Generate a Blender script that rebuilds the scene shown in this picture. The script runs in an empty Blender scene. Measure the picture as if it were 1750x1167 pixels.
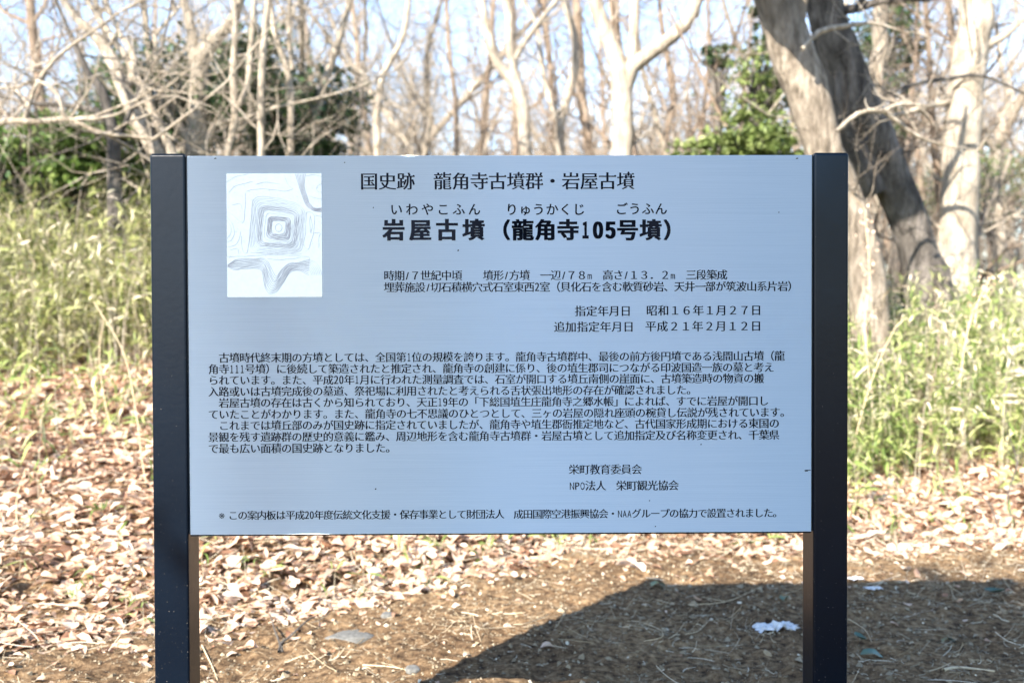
import bpy, math, random
import numpy as np
from mathutils import Vector, Matrix
from mathutils.geometry import delaunay_2d_cdt

rnd = random.Random(7)
rng = np.random.default_rng(11)
scn = bpy.context.scene
COL = scn.collection

# ------------------------------------------------------------------ camera
CAM_H = 1.40
PITCH, ROLL = 0.991, -0.181
LENS, SENSOR = 23.0, 23.5
FPX = LENS / SENSOR * 1750.0
cam_d = bpy.data.cameras.new('camera')
cam_d.lens = LENS; cam_d.sensor_width = SENSOR; cam_d.sensor_fit = 'HORIZONTAL'
cam_d.clip_start = 0.05; cam_d.clip_end = 2000
cam_d.dof.use_dof = True; cam_d.dof.focus_distance = 2.93; cam_d.dof.aperture_fstop = 1.5
cam = bpy.data.objects.new('camera', cam_d); COL.objects.link(cam)
RM = Matrix.Rotation(math.radians(90 - PITCH), 3, 'X') @ Matrix.Rotation(math.radians(ROLL), 3, 'Z')
cam.matrix_world = Matrix.Translation((0, 0, CAM_H)) @ RM.to_4x4()
scn.camera = cam

# ------------------------------------------------------------------ world, sun, exposure
SUN_EL, SUN_AZ = math.radians(31.7), math.radians(215.3)   # behind the camera, to the left
w = bpy.data.worlds.new('World'); scn.world = w; w.use_nodes = True
nt = w.node_tree; bg = nt.nodes['Background']
sky = nt.nodes.new('ShaderNodeTexSky'); sky.sky_type = 'NISHITA'; sky.sun_disc = False
sky.sun_elevation = SUN_EL; sky.sun_rotation = SUN_AZ
sky.air_density = 1.0; sky.dust_density = 0.25; sky.ozone_density = 1.8; sky.altitude = 30
nt.links.new(sky.outputs[0], bg.inputs[0]); bg.inputs[1].default_value = 0.112
sun_d = bpy.data.lights.new('sun', 'SUN'); sun_d.energy = 4.7; sun_d.angle = math.radians(0.53)
sun_d.color = (1.0, 0.92, 0.81)
sun = bpy.data.objects.new('sun', sun_d); COL.objects.link(sun)
to_sun = Vector((math.sin(SUN_AZ) * math.cos(SUN_EL), math.cos(SUN_AZ) * math.cos(SUN_EL), math.sin(SUN_EL)))
sun.rotation_euler = to_sun.to_track_quat('Z', 'Y').to_euler(); sun.location = to_sun * 60
vs = scn.view_settings
vs.view_transform = 'Standard'; vs.look = 'None'; vs.gamma = 1; vs.exposure = 2.3; vs.use_curve_mapping = False
try:
    scn.cycles.use_denoising = True
    scn.cycles.max_bounces = 8; scn.cycles.diffuse_bounces = 3; scn.cycles.transmission_bounces = 4
    scn.cycles.sample_clamp_indirect = 6
except Exception:
    pass

def ray(px, py):
    return RM @ Vector(((px - 875) / FPX, -(py - 583.5) / FPX, -1.0))
def at(px, py, D):
    """world point of the place seen at pixel (px, py) standing D metres ahead"""
    r = ray(px, py); t = D / r.y
    return Vector((r.x * t, D, CAM_H + r.z * t))

# ------------------------------------------------------------------ helpers
def tag(o, label=None, cat=None, group=None, kind=None):
    if label: o['label'] = label
    if cat: o['category'] = cat
    if group: o['group'] = group
    if kind: o['kind'] = kind
    return o
def empty(name, loc, rz=0.0):
    o = bpy.data.objects.new(name, None); COL.objects.link(o)
    o.location = loc; o.rotation_euler = (0, 0, rz); o.empty_display_size = 0.2
    return o
def link_mesh(name, me, mat, parent=None):
    o = bpy.data.objects.new(name, me); COL.objects.link(o)
    if mat: me.materials.append(mat)
    if parent: o.parent = parent
    return o
def np_mesh(name, V, F, mat=None, parent=None, tint=None, smooth=False):
    """V (n,3); F (m,k) with one k"""
    V = np.asarray(V, np.float32); F = np.asarray(F, np.int32)
    me = bpy.data.meshes.new(name)
    m, k = F.shape
    me.vertices.add(len(V)); me.vertices.foreach_set('co', V.ravel())
    me.loops.add(m * k); me.loops.foreach_set('vertex_index', F.ravel())
    me.polygons.add(m); me.polygons.foreach_set('loop_start', np.arange(m, dtype=np.int32) * k)
    try: me.polygons.foreach_set('loop_total', np.full(m, k, np.int32))
    except Exception: pass
    me.polygons.foreach_set('use_smooth', np.full(m, smooth))
    me.update(calc_edges=True)
    if tint is not None:
        a = me.attributes.new('tint', 'FLOAT', 'POINT'); a.data.foreach_set('value', np.asarray(tint, np.float32))
    return link_mesh(name, me, mat, parent)

def box_mesh(x0, x1, y0, y1, z0, z1, bev=0.0, seg=2, dx=0):
    import bmesh
    bm = bmesh.new(); bmesh.ops.create_cube(bm, size=1)
    for v in bm.verts:
        v.co = Vector(((x0 + x1) / 2 + v.co.x * (x1 - x0), (y0 + y1) / 2 + v.co.y * (y1 - y0), (z0 + z1) / 2 + v.co.z * (z1 - z0)))
    if bev: bmesh.ops.bevel(bm, geom=list(bm.edges), offset=bev, segments=seg, profile=0.5, affect='EDGES')
    me = bpy.data.meshes.new('m'); bm.to_mesh(me); bm.free()
    return me

def vnoise(x, y, scale, seed):
    """smooth value noise in [-1,1]"""
    r = np.random.default_rng(seed); N = 512; G = r.uniform(-1, 1, (N, N))
    u = np.asarray(x, float) / scale + 211.3; v = np.asarray(y, float) / scale + 97.7
    i = np.floor(u).astype(int); j = np.floor(v).astype(int)
    fu = u - i; fv = v - j; fu = fu * fu * (3 - 2 * fu); fv = fv * fv * (3 - 2 * fv)
    i0 = i % N; i1 = (i + 1) % N; j0 = j % N; j1 = (j + 1) % N
    return (G[i0, j0] * (1 - fu) + G[i1, j0] * fu) * (1 - fv) + (G[i0, j1] * (1 - fu) + G[i1, j1] * fu) * fv

# ------------------------------------------------------------------ materials
def new_mat(name):
    m = bpy.data.materials.new(name); m.use_nodes = True
    n = m.node_tree.nodes; l = m.node_tree.links
    return m, n, l, n['Principled BSDF']
def ramp(n, stops):
    r = n.new('ShaderNodeValToRGB'); e = r.color_ramp.elements
    while len(e) < len(stops): e.new(0.5)
    for k, (p, c) in enumerate(stops):
        e[k].position = p; e[k].color = (*c, 1)
    return r
def noise(n, l, scale, detail=4, rough=0.55, coord=None, sc=None):
    t = n.new('ShaderNodeTexNoise'); t.inputs['Scale'].default_value = scale
    t.inputs['Detail'].default_value = detail; t.inputs['Roughness'].default_value = rough
    if coord is None:
        tc = n.new('ShaderNodeTexCoord'); coord = tc.outputs['Object']
    if sc:
        mp = n.new('ShaderNodeMapping'); mp.inputs['Scale'].default_value = sc
        l.new(coord, mp.inputs[0]); coord = mp.outputs[0]
    l.new(coord, t.inputs['Vector'])
    return t
def bump(n, l, src, b, strength, dist):
    bp = n.new('ShaderNodeBump'); bp.inputs['Strength'].default_value = strength; bp.inputs['Distance'].default_value = dist
    l.new(src, bp.inputs['Height']); l.new(bp.outputs[0], b.inputs['Normal']); return bp
def leaf_mat(name, stops, transl=0.3, rough=0.55, spec=0.3):
    m, n, l, b = new_mat(name)
    a = n.new('ShaderNodeAttribute'); a.attribute_name = 'tint'
    r = ramp(n, stops); l.new(a.outputs['Fac'], r.inputs[0]); l.new(r.outputs[0], b.inputs['Base Color'])
    b.inputs['Roughness'].default_value = rough; b.inputs['Specular IOR Level'].default_value = spec
    if transl > 0:
        t = n.new('ShaderNodeBsdfTranslucent'); l.new(r.outputs[0], t.inputs[0])
        mx = n.new('ShaderNodeMixShader'); mx.inputs[0].default_value = transl
        l.new(b.outputs[0], mx.inputs[1]); l.new(t.outputs[0], mx.inputs[2])
        l.new(mx.outputs[0], n['Material Output'].inputs[0])
    return m
def bark_mat(name, c0, c1, c2, scale=9, bstr=0.6):
    m, n, l, b = new_mat(name)
    t = noise(n, l, scale, 8, 0.72, sc=(1, 1, 0.25)); r = ramp(n, [(0.37, c0), (0.5, c1), (0.63, c2)])
    l.new(t.outputs[0], r.inputs[0])
    t3 = noise(n, l, 1.6, 3, 0.5)
    mx = n.new('ShaderNodeMix'); mx.data_type = 'RGBA'; mx.inputs[0].default_value = 0.0
    r3 = ramp(n, [(0.42, (0, 0, 0)), (0.68, (0.65,) * 3)]); l.new(t3.outputs[0], r3.inputs[0]); l.new(r3.outputs[0], mx.inputs[0])
    l.new(r.outputs[0], mx.inputs[6]); mx.inputs[7].default_value = (*[0.55 * v for v in c1], 1)
    l.new(mx.outputs[2], b.inputs['Base Color'])
    t2 = noise(n, l, scale * 2.5, 8, 0.7, sc=(1, 1, 0.22)); bump(n, l, t2.outputs[0], b, bstr, 0.09)
    b.inputs['Roughness'].default_value = 0.9; b.inputs['Specular IOR Level'].default_value = 0.15
    return m
def flat_mat(name, c, rough=0.6, metal=0.0, spec=0.5, var=0.17):
    m, n, l, b = new_mat(name)
    t = noise(n, l, 60, 3); r = ramp(n, [(0.3, tuple(v * (1 - var) for v in c)), (0.7, tuple(min(1, v * (1 + var)) for v in c))])
    l.new(t.outputs[0], r.inputs[0]); l.new(r.outputs[0], b.inputs['Base Color'])
    b.inputs['Roughness'].default_value = rough; b.inputs['Metallic'].default_value = metal
    b.inputs['Specular IOR Level'].default_value = spec
    return m

def soil_mat():
    m, n, l, b = new_mat('bare_soil')
    big = noise(n, l, 1.3, 5, 0.6); fine = noise(n, l, 26, 8, 0.7); grit = noise(n, l, 150, 4, 0.7)
    r1 = ramp(n, [(0.36, (0.045, 0.028, 0.018)), (0.5, (0.165, 0.107, 0.06)), (0.68, (0.35, 0.25, 0.15))])
    l.new(fine.outputs[0], r1.inputs[0])
    r2 = ramp(n, [(0.35, (0.62, 0.58, 0.55)), (0.65, (1.12, 1.1, 1.05))]); l.new(big.outputs[0], r2.inputs[0])
    mx = n.new('ShaderNodeMix'); mx.data_type = 'RGBA'; mx.blend_type = 'MULTIPLY'; mx.inputs[0].default_value = 1
    l.new(r1.outputs[0], mx.inputs[6]); l.new(r2.outputs[0], mx.inputs[7])
    r3 = ramp(n, [(0.66, (0, 0, 0)), (0.74, (0.75,) * 3)]); l.new(grit.outputs[0], r3.inputs[0])
    m2 = n.new('ShaderNodeMix'); m2.data_type = 'RGBA'; l.new(r3.outputs[0], m2.inputs[0])
    l.new(mx.outputs[2], m2.inputs[6]); m2.inputs[7].default_value = (0.46, 0.40, 0.31, 1)
    l.new(m2.outputs[2], b.inputs['Base Color'])
    ad = n.new('ShaderNodeMath'); ad.operation = 'MULTIPLY_ADD'; ad.inputs[1].default_value = 0.35
    l.new(grit.outputs[0], ad.inputs[0]); l.new(fine.outputs[0], ad.inputs[2])
    bump(n, l, ad.outputs[0], b, 0.9, 0.025)
    b.inputs['Roughness'].default_value = 0.95; b.inputs['Specular IOR Level'].default_value = 0.1
    return m

def steel_mat():
    m, n, l, b = new_mat('brushed_stainless_steel')
    tc = n.new('ShaderNodeTexCoord')
    br = noise(n, l, 1.0, 6, 0.75, coord=tc.outputs['Object'], sc=(2.2, 2.2, 520))
    soft = noise(n, l, 1.7, 2, 0.5, coord=tc.outputs['Object'])
    r = ramp(n, [(0.28, (0.50, 0.59, 0.65)), (0.72, (0.63, 0.71, 0.765))]); l.new(br.outputs[0], r.inputs[0])
    # faint wear specks
    sp = noise(n, l, 85, 2, 0.5, coord=tc.outputs['Object']); r2 = ramp(n, [(0.79, (1, 1, 1)), (0.83, (0.62, 0.62, 0.62))])
    l.new(sp.outputs[0], r2.inputs[0])
    mx = n.new('ShaderNodeMix'); mx.data_type = 'RGBA'; mx.blend_type = 'MULTIPLY'; mx.inputs[0].default_value = 1
    l.new(r.outputs[0], mx.inputs[6]); l.new(r2.outputs[0], mx.inputs[7]); n.remove(b)
    gl = n.new('ShaderNodeBsdfAnisotropic'); gl.distribution = 'BECKMANN'; l.new(mx.outputs[2], gl.inputs['Color'])
    rr = n.new('ShaderNodeMapRange'); rr.inputs['To Min'].default_value = 0.385; rr.inputs['To Max'].default_value = 0.425
    ad = n.new('ShaderNodeMath'); ad.operation = 'ADD'; l.new(br.outputs[0], ad.inputs[0]); l.new(soft.outputs[0], ad.inputs[1])
    rr.inputs['From Min'].default_value = 0.6; rr.inputs['From Max'].default_value = 1.4
    l.new(ad.outputs[0], rr.inputs['Value']); l.new(rr.outputs[0], gl.inputs['Roughness'])
    gl.inputs['Anisotropy'].default_value = 0.9; gl.inputs['Rotation'].default_value = 0.0
    tg = n.new('ShaderNodeTangent'); tg.direction_type = 'RADIAL'; tg.axis = 'Z'; l.new(tg.outputs[0], gl.inputs['Tangent'])
    bump(n, l, br.outputs[0], gl, 0.06, 0.002)
    l.new(gl.outputs[0], n['Material Output'].inputs[0])
    return m
def post_mat():
    m, n, l, b = new_mat('dark_painted_steel')
    big = noise(n, l, 3, 3); r = ramp(n, [(0.3, (0.0007, 0.0028, 0.007)), (0.7, (0.0012, 0.0042, 0.0098))]); l.new(big.outputs[0], r.inputs[0])
    sp = noise(n, l, 230, 2, 0.5); tc = n.new('ShaderNodeTexCoord'); sx = n.new('ShaderNodeSeparateXYZ'); l.new(tc.outputs['Object'], sx.inputs[0])
    mr = n.new('ShaderNodeMapRange'); mr.inputs['From Min'].default_value = 0.3; mr.inputs['From Max'].default_value = 1.9
    mr.inputs['To Min'].default_value = 0.055; mr.inputs['To Max'].default_value = -0.02; l.new(sx.outputs['Z'], mr.inputs['Value'])
    ad = n.new('ShaderNodeMath'); ad.operation = 'ADD'; l.new(sp.outputs[0], ad.inputs[0]); l.new(mr.outputs[0], ad.inputs[1])
    r2 = ramp(n, [(0.76, (0, 0, 0)), (0.80, (0.8,) * 3)]); l.new(ad.outputs[0], r2.inputs[0])
    mx = n.new('ShaderNodeMix'); mx.data_type = 'RGBA'; l.new(r2.outputs[0], mx.inputs[0]); l.new(r.outputs[0], mx.inputs[6])
    mx.inputs[7].default_value = (0.28, 0.25, 0.21, 1); l.new(mx.outputs[2], b.inputs['Base Color'])
    b.inputs['Roughness'].default_value = 0.3; b.inputs['Specular IOR Level'].default_value = 0.16
    op = noise(n, l, 45, 5, 0.6); bump(n, l, op.outputs[0], b, 0.15, 0.003)
    return m

M_SOIL = soil_mat(); M_STEEL = steel_mat(); M_POST = post_mat()
M_INK = flat_mat('sign_ink', (0.002, 0.003, 0.006), 0.8, 0, 0.02)
M_LINE = flat_mat('map_line_ink', (0.05, 0.065, 0.10), 0.6)
M_LINE2 = flat_mat('map_line_ink_pale', (0.085, 0.11, 0.15), 0.6)
M_SHEET = flat_mat('map_sheet_white', (0.135, 0.172, 0.208), 0.6, 0, 0.2, 0.04)
M_BARK = bark_mat('grey_bark', (0.11, 0.09, 0.068), (0.30, 0.25, 0.195), (0.50, 0.44, 0.36), 15, 1.0)
M_PALE = bark_mat('pale_bark', (0.20, 0.165, 0.12), (0.39, 0.335, 0.265), (0.54, 0.48, 0.395), 11, 0.7)
M_BARK_SHADE = bark_mat('shade_darkened_bark', (0.035, 0.03, 0.028), (0.13, 0.115, 0.10), (0.27, 0.24, 0.215), 9, 1.0)  # shade on the left-leaning trunk is put into this bark colour
M_DARK = bark_mat('dark_bark', (0.05, 0.045, 0.04), (0.10, 0.09, 0.08), (0.18, 0.16, 0.14), 8, 0.6)
M_BROWN = bark_mat('brown_bark', (0.12, 0.085, 0.06), (0.25, 0.19, 0.14), (0.40, 0.32, 0.25), 9, 0.6)
M_LITTER = leaf_mat('dead_leaves', [(0.0, (0.09, 0.045, 0.028)), (0.18, (0.27, 0.145, 0.085)), (0.4, (0.46, 0.295, 0.20)), (0.7, (0.63, 0.45, 0.325)), (1.0, (0.74, 0.60, 0.475))], 0.3, 0.6)
M_BAMBOO = leaf_mat('bamboo_grass_leaves', [(0.0, (0.05, 0.075, 0.018)), (0.3, (0.155, 0.19, 0.05)), (0.55, (0.30, 0.31, 0.11)), (0.8, (0.42, 0.41, 0.23)), (1.0, (0.58, 0.52, 0.38))], 0.3)
M_GRASS = leaf_mat('tall_grass_leaves', [(0.0, (0.07, 0.11, 0.03)), (0.3, (0.17, 0.24, 0.06)), (0.55, (0.33, 0.38, 0.13)), (0.8, (0.50, 0.48, 0.26)), (1.0, (0.62, 0.55, 0.42))], 0.35)
M_EVER = leaf_mat('evergreen_leaves', [(0.0, (0.018, 0.04, 0.014)), (0.5, (0.04, 0.085, 0.026)), (0.85, (0.075, 0.135, 0.04)), (1.0, (0.12, 0.18, 0.06))], 0.2, 0.4, 0.5)
M_EVERL = leaf_mat('light_evergreen_leaves', [(0.0, (0.05, 0.09, 0.02)), (0.5, (0.11, 0.18, 0.045)), (0.85, (0.19, 0.27, 0.07)), (1.0, (0.28, 0.34, 0.12))], 0.35, 0.45, 0.4)
M_EVER2 = leaf_mat('mid_evergreen_leaves', [(0.0, (0.04, 0.06, 0.018)), (0.5, (0.13, 0.18, 0.05)), (0.85, (0.24, 0.29, 0.10)), (1.0, (0.34, 0.36, 0.18))], 0.3, 0.5, 0.3)
M_STRAW = leaf_mat('dry_straw', [(0.0, (0.10, 0.075, 0.045)), (0.5, (0.30, 0.245, 0.165)), (1.0, (0.55, 0.49, 0.38))], 0.0, 0.7)
M_STRAWS = flat_mat('dry_stalk', (0.48, 0.38, 0.24), 0.7)
M_GREENS = leaf_mat('fallen_green_leaf', [(0.0, (0.03, 0.07, 0.05)), (1.0, (0.09, 0.16, 0.10))], 0.1, 0.35, 0.6)
M_STONE = flat_mat('weathered_stone', (0.11, 0.108, 0.10), 0.9, 0, 0.2, 0.35)
M_TISSUE = flat_mat('white_paper', (0.50, 0.51, 0.52), 0.8)

# ------------------------------------------------------------------ ground
LEX = [-30, -2.6, -1.42, -0.54, 0.47, 1.7, 3.3, 30]; LEY = [4.1, 4.25, 4.56, 5.26, 6.3, 6.0, 6.45, 6.8]
def litter_edge(x): return np.interp(x, LEX, LEY)
def ground(x, y):
    x = np.asarray(x, float); y = np.asarray(y, float)
    e = litter_edge(x) + 0.35
    t = np.maximum(y - e, 0)
    lim = 10.5 - e
    z = 0.20 * np.minimum(t, lim) + 0.055 * np.clip(t - lim, 0, 24) + 0.012 * np.maximum(t - lim - 24, 0)
    z = z - 0.03 * np.exp(-(t / 0.35) ** 2) * (y > e - 0.5)
    near = np.clip((14 - y) / 4, 0, 1) * np.clip((y + 2) / 2, 0, 1) * np.clip((8 - np.abs(x)) / 2, 0, 1)
    z = z + vnoise(x, y, 2.2, 1) * 0.05 * np.clip((y - 4.5) / 3, 0.12, 1)
    z = z + near * (vnoise(x, y, 0.55, 2) * 0.014 + vnoise(x, y, 0.17, 3) * 0.012 + vnoise(x, y, 0.06, 4) * 0.014)
    return z
def gz(x, y): return float(ground(x, y))
def spaced(segs):
    out = []
    for a, b, s in segs: out.append(np.arange(a, b, s))
    return np.concatenate(out + [[segs[-1][1]]])
gx = spaced([(-260, -40, 20), (-40, -10, 2.5), (-10, -4, 0.3), (-4, -2.4, 0.06), (-2.4, 3.6, 0.02), (3.6, 5, 0.06), (5, 12, 0.35), (12, 40, 2.8), (40, 260, 20)])
gy = spaced([(-120, -20, 10), (-20, 2.0, 1.0), (2.0, 3.4, 0.1), (3.4, 6.6, 0.018), (6.6, 9, 0.06), (9, 14, 0.25), (14, 40, 1.3), (40, 600, 20)])
X, Y = np.meshgrid(gx, gy, indexing='ij'); Z = ground(X, Y)
nx, ny = X.shape; idx = np.arange(nx * ny).reshape(nx, ny)
F = np.stack([idx[:-1, :-1], idx[1:, :-1], idx[1:, 1:], idx[:-1, 1:]], -1).reshape(-1, 4)
g = np_mesh('ground', np.stack([X, Y, Z], -1).reshape(-1, 3), F, M_SOIL, smooth=True); tag(g, kind='structure')

# ------------------------------------------------------------------ the sign
SX, SY, YAW = -0.0313, 2.891, math.radians(0.583)
PW, ZT, ZB = 1.807, CAM_H + 0.4845, CAM_H - 0.6047
cy_, sy_ = math.cos(YAW), math.sin(YAW)
def on_panel(px, py):
    r = ray(px, py); o = Vector((0, 0, CAM_H)); nrm = Vector((-sy_, cy_, 0)); c = Vector((SX, SY, 0))
    t = (c - o).dot(nrm) / r.dot(nrm); p = o + r * t - c
    return p.x * cy_ + p.y * sy_, p.z
PXM = PW / 1072.0
sign = empty('information_sign', (SX, SY, 0), YAW)
tag(sign, 'large brushed steel information board with Japanese text between two dark posts', 'sign')
HW = PW / 2
post_me = box_mesh(-0.05, 0.05, -0.004, 0.104, -0.4, ZT + 0.004, 0.006, 3)
post_me.materials.append(M_POST)
for k, cx in enumerate((-HW - 0.0505, HW + 0.0505)):
    p = bpy.data.objects.new('post', post_me); COL.objects.link(p); p.parent = sign; p.location = (cx, 0, 0)
    # narrow channel lip that holds the panel edge
    c0, c1 = ((HW * -1 + 0.0002, HW * -1 + 0.004) if k == 0 else (HW - 0.004, HW - 0.0002))
    lip = link_mesh('channel_lip', box_mesh(c0 - cx, c1 - cx, 0.0025, 0.03, ZB + 0.002, ZT - 0.001, 0.0006, 1), M_POST, p)
    cap = link_mesh('post_cap', box_mesh(-0.046, 0.046, 0.0, 0.100, ZT + 0.0035, ZT + 0.0065, 0.001, 1), M_POST, p)
panel = link_mesh('panel', box_mesh(-HW + 0.0045, HW - 0.0045, 0.0, 0.028, ZB, ZT, 0.0015, 2), M_STEEL, sign)
trim = link_mesh('bottom_trim', box_mesh(-HW + 0.005, HW - 0.005, 0.002, 0.026, ZB - 0.004, ZB - 0.0002, 0.0005, 1), M_POST, sign)

# lettering: glyph outlines of Blender's own font, thinned/thickened to a Mincho-like contrast
_g = {}
def glyph(ch):
    if ch in _g: return _g[ch]
    cu = bpy.data.curves.new('g', 'FONT'); cu.body = ch
    o = bpy.data.objects.new('g', cu); COL.objects.link(o)
    dg = bpy.context.evaluated_depsgraph_get(); dg.update()
    c = o.evaluated_get(dg).to_curve(dg)
    out = []
    for sp in c.splines:
        b = sp.bezier_points; n_ = len(b); pts = []
        for i in range(n_):
            p0, h0, h1, p1 = b[i].co, b[i].handle_right, b[(i + 1) % n_].handle_left, b[(i + 1) % n_].co
            d = (p1 - p0).xy; L = d.length
            if L < 1e-6: continue
            dev = max(abs(d.cross((h0 - p0).xy)), abs(d.cross((h1 - p0).xy))) / L
            ns = 1 if dev < 0.004 else 4
            for k in range(ns):
                t = k / ns; q = p0 * (1 - t) ** 3 + h0 * 3 * t * (1 - t) ** 2 + h1 * 3 * t * t * (1 - t) + p1 * t ** 3
                pts.append((q.x, q.y))
        if len(pts) > 2: out.append(np.array(pts))
    bpy.data.objects.remove(o); bpy.data.curves.remove(cu)
    _g[ch] = out
    return out
def area(p): return 0.5 * np.sum(p[:, 0] * np.roll(p[:, 1], -1) - np.roll(p[:, 0], -1) * p[:, 1])
FULL = {c: chr(ord(c) + 0xFEE0) for c in '0123456789'}
def styled(ch, style):
    half = ord(ch) < 128
    src = FULL.get(ch, ch)
    cs = glyph(src)
    if not cs: return [], half
    sg = np.sign(area(max(cs, key=lambda p: abs(area(p)))))
    ax, ay = {'serif': (0.021, -0.005), 'bold': (0.046, 0.024), 'semi': (0.018, 0.008)}[style]
    if half and style == 'bold': ax *= 2.0; ay *= 1.5
    elif ch in FULL: ax, ay = 0.05, 0.008
    out = []
    kanji = 0x4E00 <= ord(ch) <= 0x9FFF
    for p in cs:
        prv = p - np.roll(p, 1, 0); nxt = np.roll(p, -1, 0) - p
        a = prv / np.linalg.norm(prv, axis=1)[:, None]; b = nxt / np.linalg.norm(nxt, axis=1)[:, None]
        na = np.stack([a[:, 1], -a[:, 0]], 1) * sg; nb = np.stack([b[:, 1], -b[:, 0]], 1) * sg
        off = np.zeros_like(p)
        # corner: each axis takes the strongest pull of the two edges
        for k, amt in ((0, ax), (1, ay)):
            v = np.where(np.abs(na[:, k]) > np.abs(nb[:, k]), na[:, k], nb[:, k]); off[:, k] = v * amt
        q = p + off
        if style == 'serif' and kanji and len(q) > 3:
            r = []
            for i in range(len(q)):
                j = (i + 1) % len(q); h = (i - 1) % len(q)
                def is_end(A, B): return abs(p[A, 0] - p[B, 0]) < 0.004 and 0.04 < abs(p[A, 1] - p[B, 1]) < 0.1
                top_i = (is_end(i, j) and nb[i, 0] > 0.9 and p[i, 1] > p[j, 1]) or (is_end(i, h) and na[i, 0] > 0.9 and p[i, 1] > p[h, 1])
                if top_i:
                    T = q[i]; tri = [(T[0] - 0.115, T[1]), (T[0] - 0.05, T[1] + 0.05), (T[0] + 0.004, T[1])]
                    # keep winding: tri order follows travel direction
                    if q[h][0] > T[0] - 0.02: tri = tri[::-1]
                    r += tri
                else: r.append(tuple(q[i]))
            q = np.array(r)
        out.append(q)
    if half:
        # re-centre in a half-wide cell
        x0 = min(q[:, 0].min() for q in out); x1 = max(q[:, 0].max() for q in out)
        wd = ({'1': 0.26, '/': 0.40}.get(ch, 0.40) if style != 'bold' else {'1': 0.30}.get(ch, 0.50)); s = min(wd / (x1 - x0), 1.0 if ch in '/' else 9)
        out = [np.stack([(q[:, 0] - (x0 + x1) / 2) * s + 0.5, q[:, 1]], 1) for q in out]
    return out, half
_tri = {}
def filled(ch, style):
    """triangles of a glyph: constrained triangulation, kept where the winding number is not zero"""
    if (ch, style) in _tri: return _tri[(ch, style)]
    cs, half = styled(ch, style)
    pts, edges = [], []
    for q in cs:
        b = len(pts); pts += [Vector((float(x), float(y))) for x, y in q]
        edges += [(b + i, b + (i + 1) % len(q)) for i in range(len(q))]
    if not pts: _tri[(ch, style)] = (np.zeros((0, 2)), [], half); return _tri[(ch, style)]
    vo, eo, fo, *_ = delaunay_2d_cdt(pts, edges, [], 0, 1e-5)
    V = np.array([(v.x, v.y) for v in vo]); Fc = np.array([f[:3] for f in fo])
    C_ = V[Fc].mean(1); wn = np.zeros(len(C_))
    for q in cs:
        A = q[None]; B = np.roll(q, -1, 0)[None]; P = C_[:, None]
        up = (A[..., 1] <= P[..., 1]) & (B[..., 1] > P[..., 1]); dn = (A[..., 1] > P[..., 1]) & (B[..., 1] <= P[..., 1])
        cr = (B[..., 0] - A[..., 0]) * (P[..., 1] - A[..., 1]) - (P[..., 0] - A[..., 0]) * (B[..., 1] - A[..., 1])
        wn += (up & (cr > 0)).sum(1) - (dn & (cr < 0)).sum(1)
    _tri[(ch, style)] = (V, Fc[wn != 0], half)
    return _tri[(ch, style)]
def text_part(name, segs, style='serif', label=None):
    """segs: (string, x0, x1, yc, size) in photograph pixels along the panel"""
    VV, FF, nb = [], [], 0
    for s, x0, x1, yc, size in segs:
        u0, z0 = on_panel(x0, yc); u1, _ = on_panel(x1, yc)
        units = sum(0.5 if ord(c) < 128 else 1.0 for c in s); pitch = (u1 - u0) / units; em = size * PXM
        u = u0
        for ch in s:
            if ch == '\u3000' or ch == ' ': u += pitch; continue
            V, Fc, half = filled(ch, style)
            wcell = pitch * (0.5 if half else 1.0); c = u + wcell / 2; u += wcell
            if len(Fc) == 0: continue
            VV.append(np.stack([c + (V[:, 0] - 0.5) * em, np.full(len(V), -0.0006), z0 + (V[:, 1] - 0.38) * em], 1))
            FF.append(Fc + nb); nb += len(V)
    t = np_mesh(name, np.concatenate(VV), np.concatenate(FF), M_INK, panel)
    t['kind'] = 'stuff'
    if label: t['label'] = label
    return t
text_part('heading_text', [('国史跡\u3000龍角寺古墳群・岩屋古墳', 615, 1085, 310, 31.5)], label='top heading line of the board')
text_part('reading_text', [('いわやこふん', 664, 824, 358, 22), ('りゅうかくじ', 863, 1001, 358, 22), ('ごうふん', 1051, 1141, 357, 22)], 'semi', 'small hiragana readings above the title')
text_part('title_text', [('岩屋古墳', 650, 832, 393, 38), ('（', 834, 875, 393, 36), ('龍角寺', 874, 990, 393, 37.5), ('105', 990, 1054, 393, 36), ('号墳', 1053, 1131.5, 393, 37.5), ('）', 1131, 1172, 393, 36)], 'bold', 'bold black title')
text_part('detail_text', [('時期/７世紀中頃\u3000\u3000墳形/方墳\u3000一辺/７８m\u3000高さ/１３．２m\u3000三段築成', 656, 1243, 471, 18.6),
                          ('埋葬施設/切石積横穴式石室東西2室（貝化石を含む軟質砂岩、天井一部が筑波山系片岩）', 656, 1364, 491, 18.6)])
text_part('date_text', [('指定年月日', 982, 1079, 531.5, 19.5), ('昭和１６年１月２７日', 1104, 1302, 530.5, 19.5),
                        ('追加指定年月日', 946, 1084, 558.5, 19.5), ('平成２１年２月１２日', 1102, 1302, 557.5, 19.5)])
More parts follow.
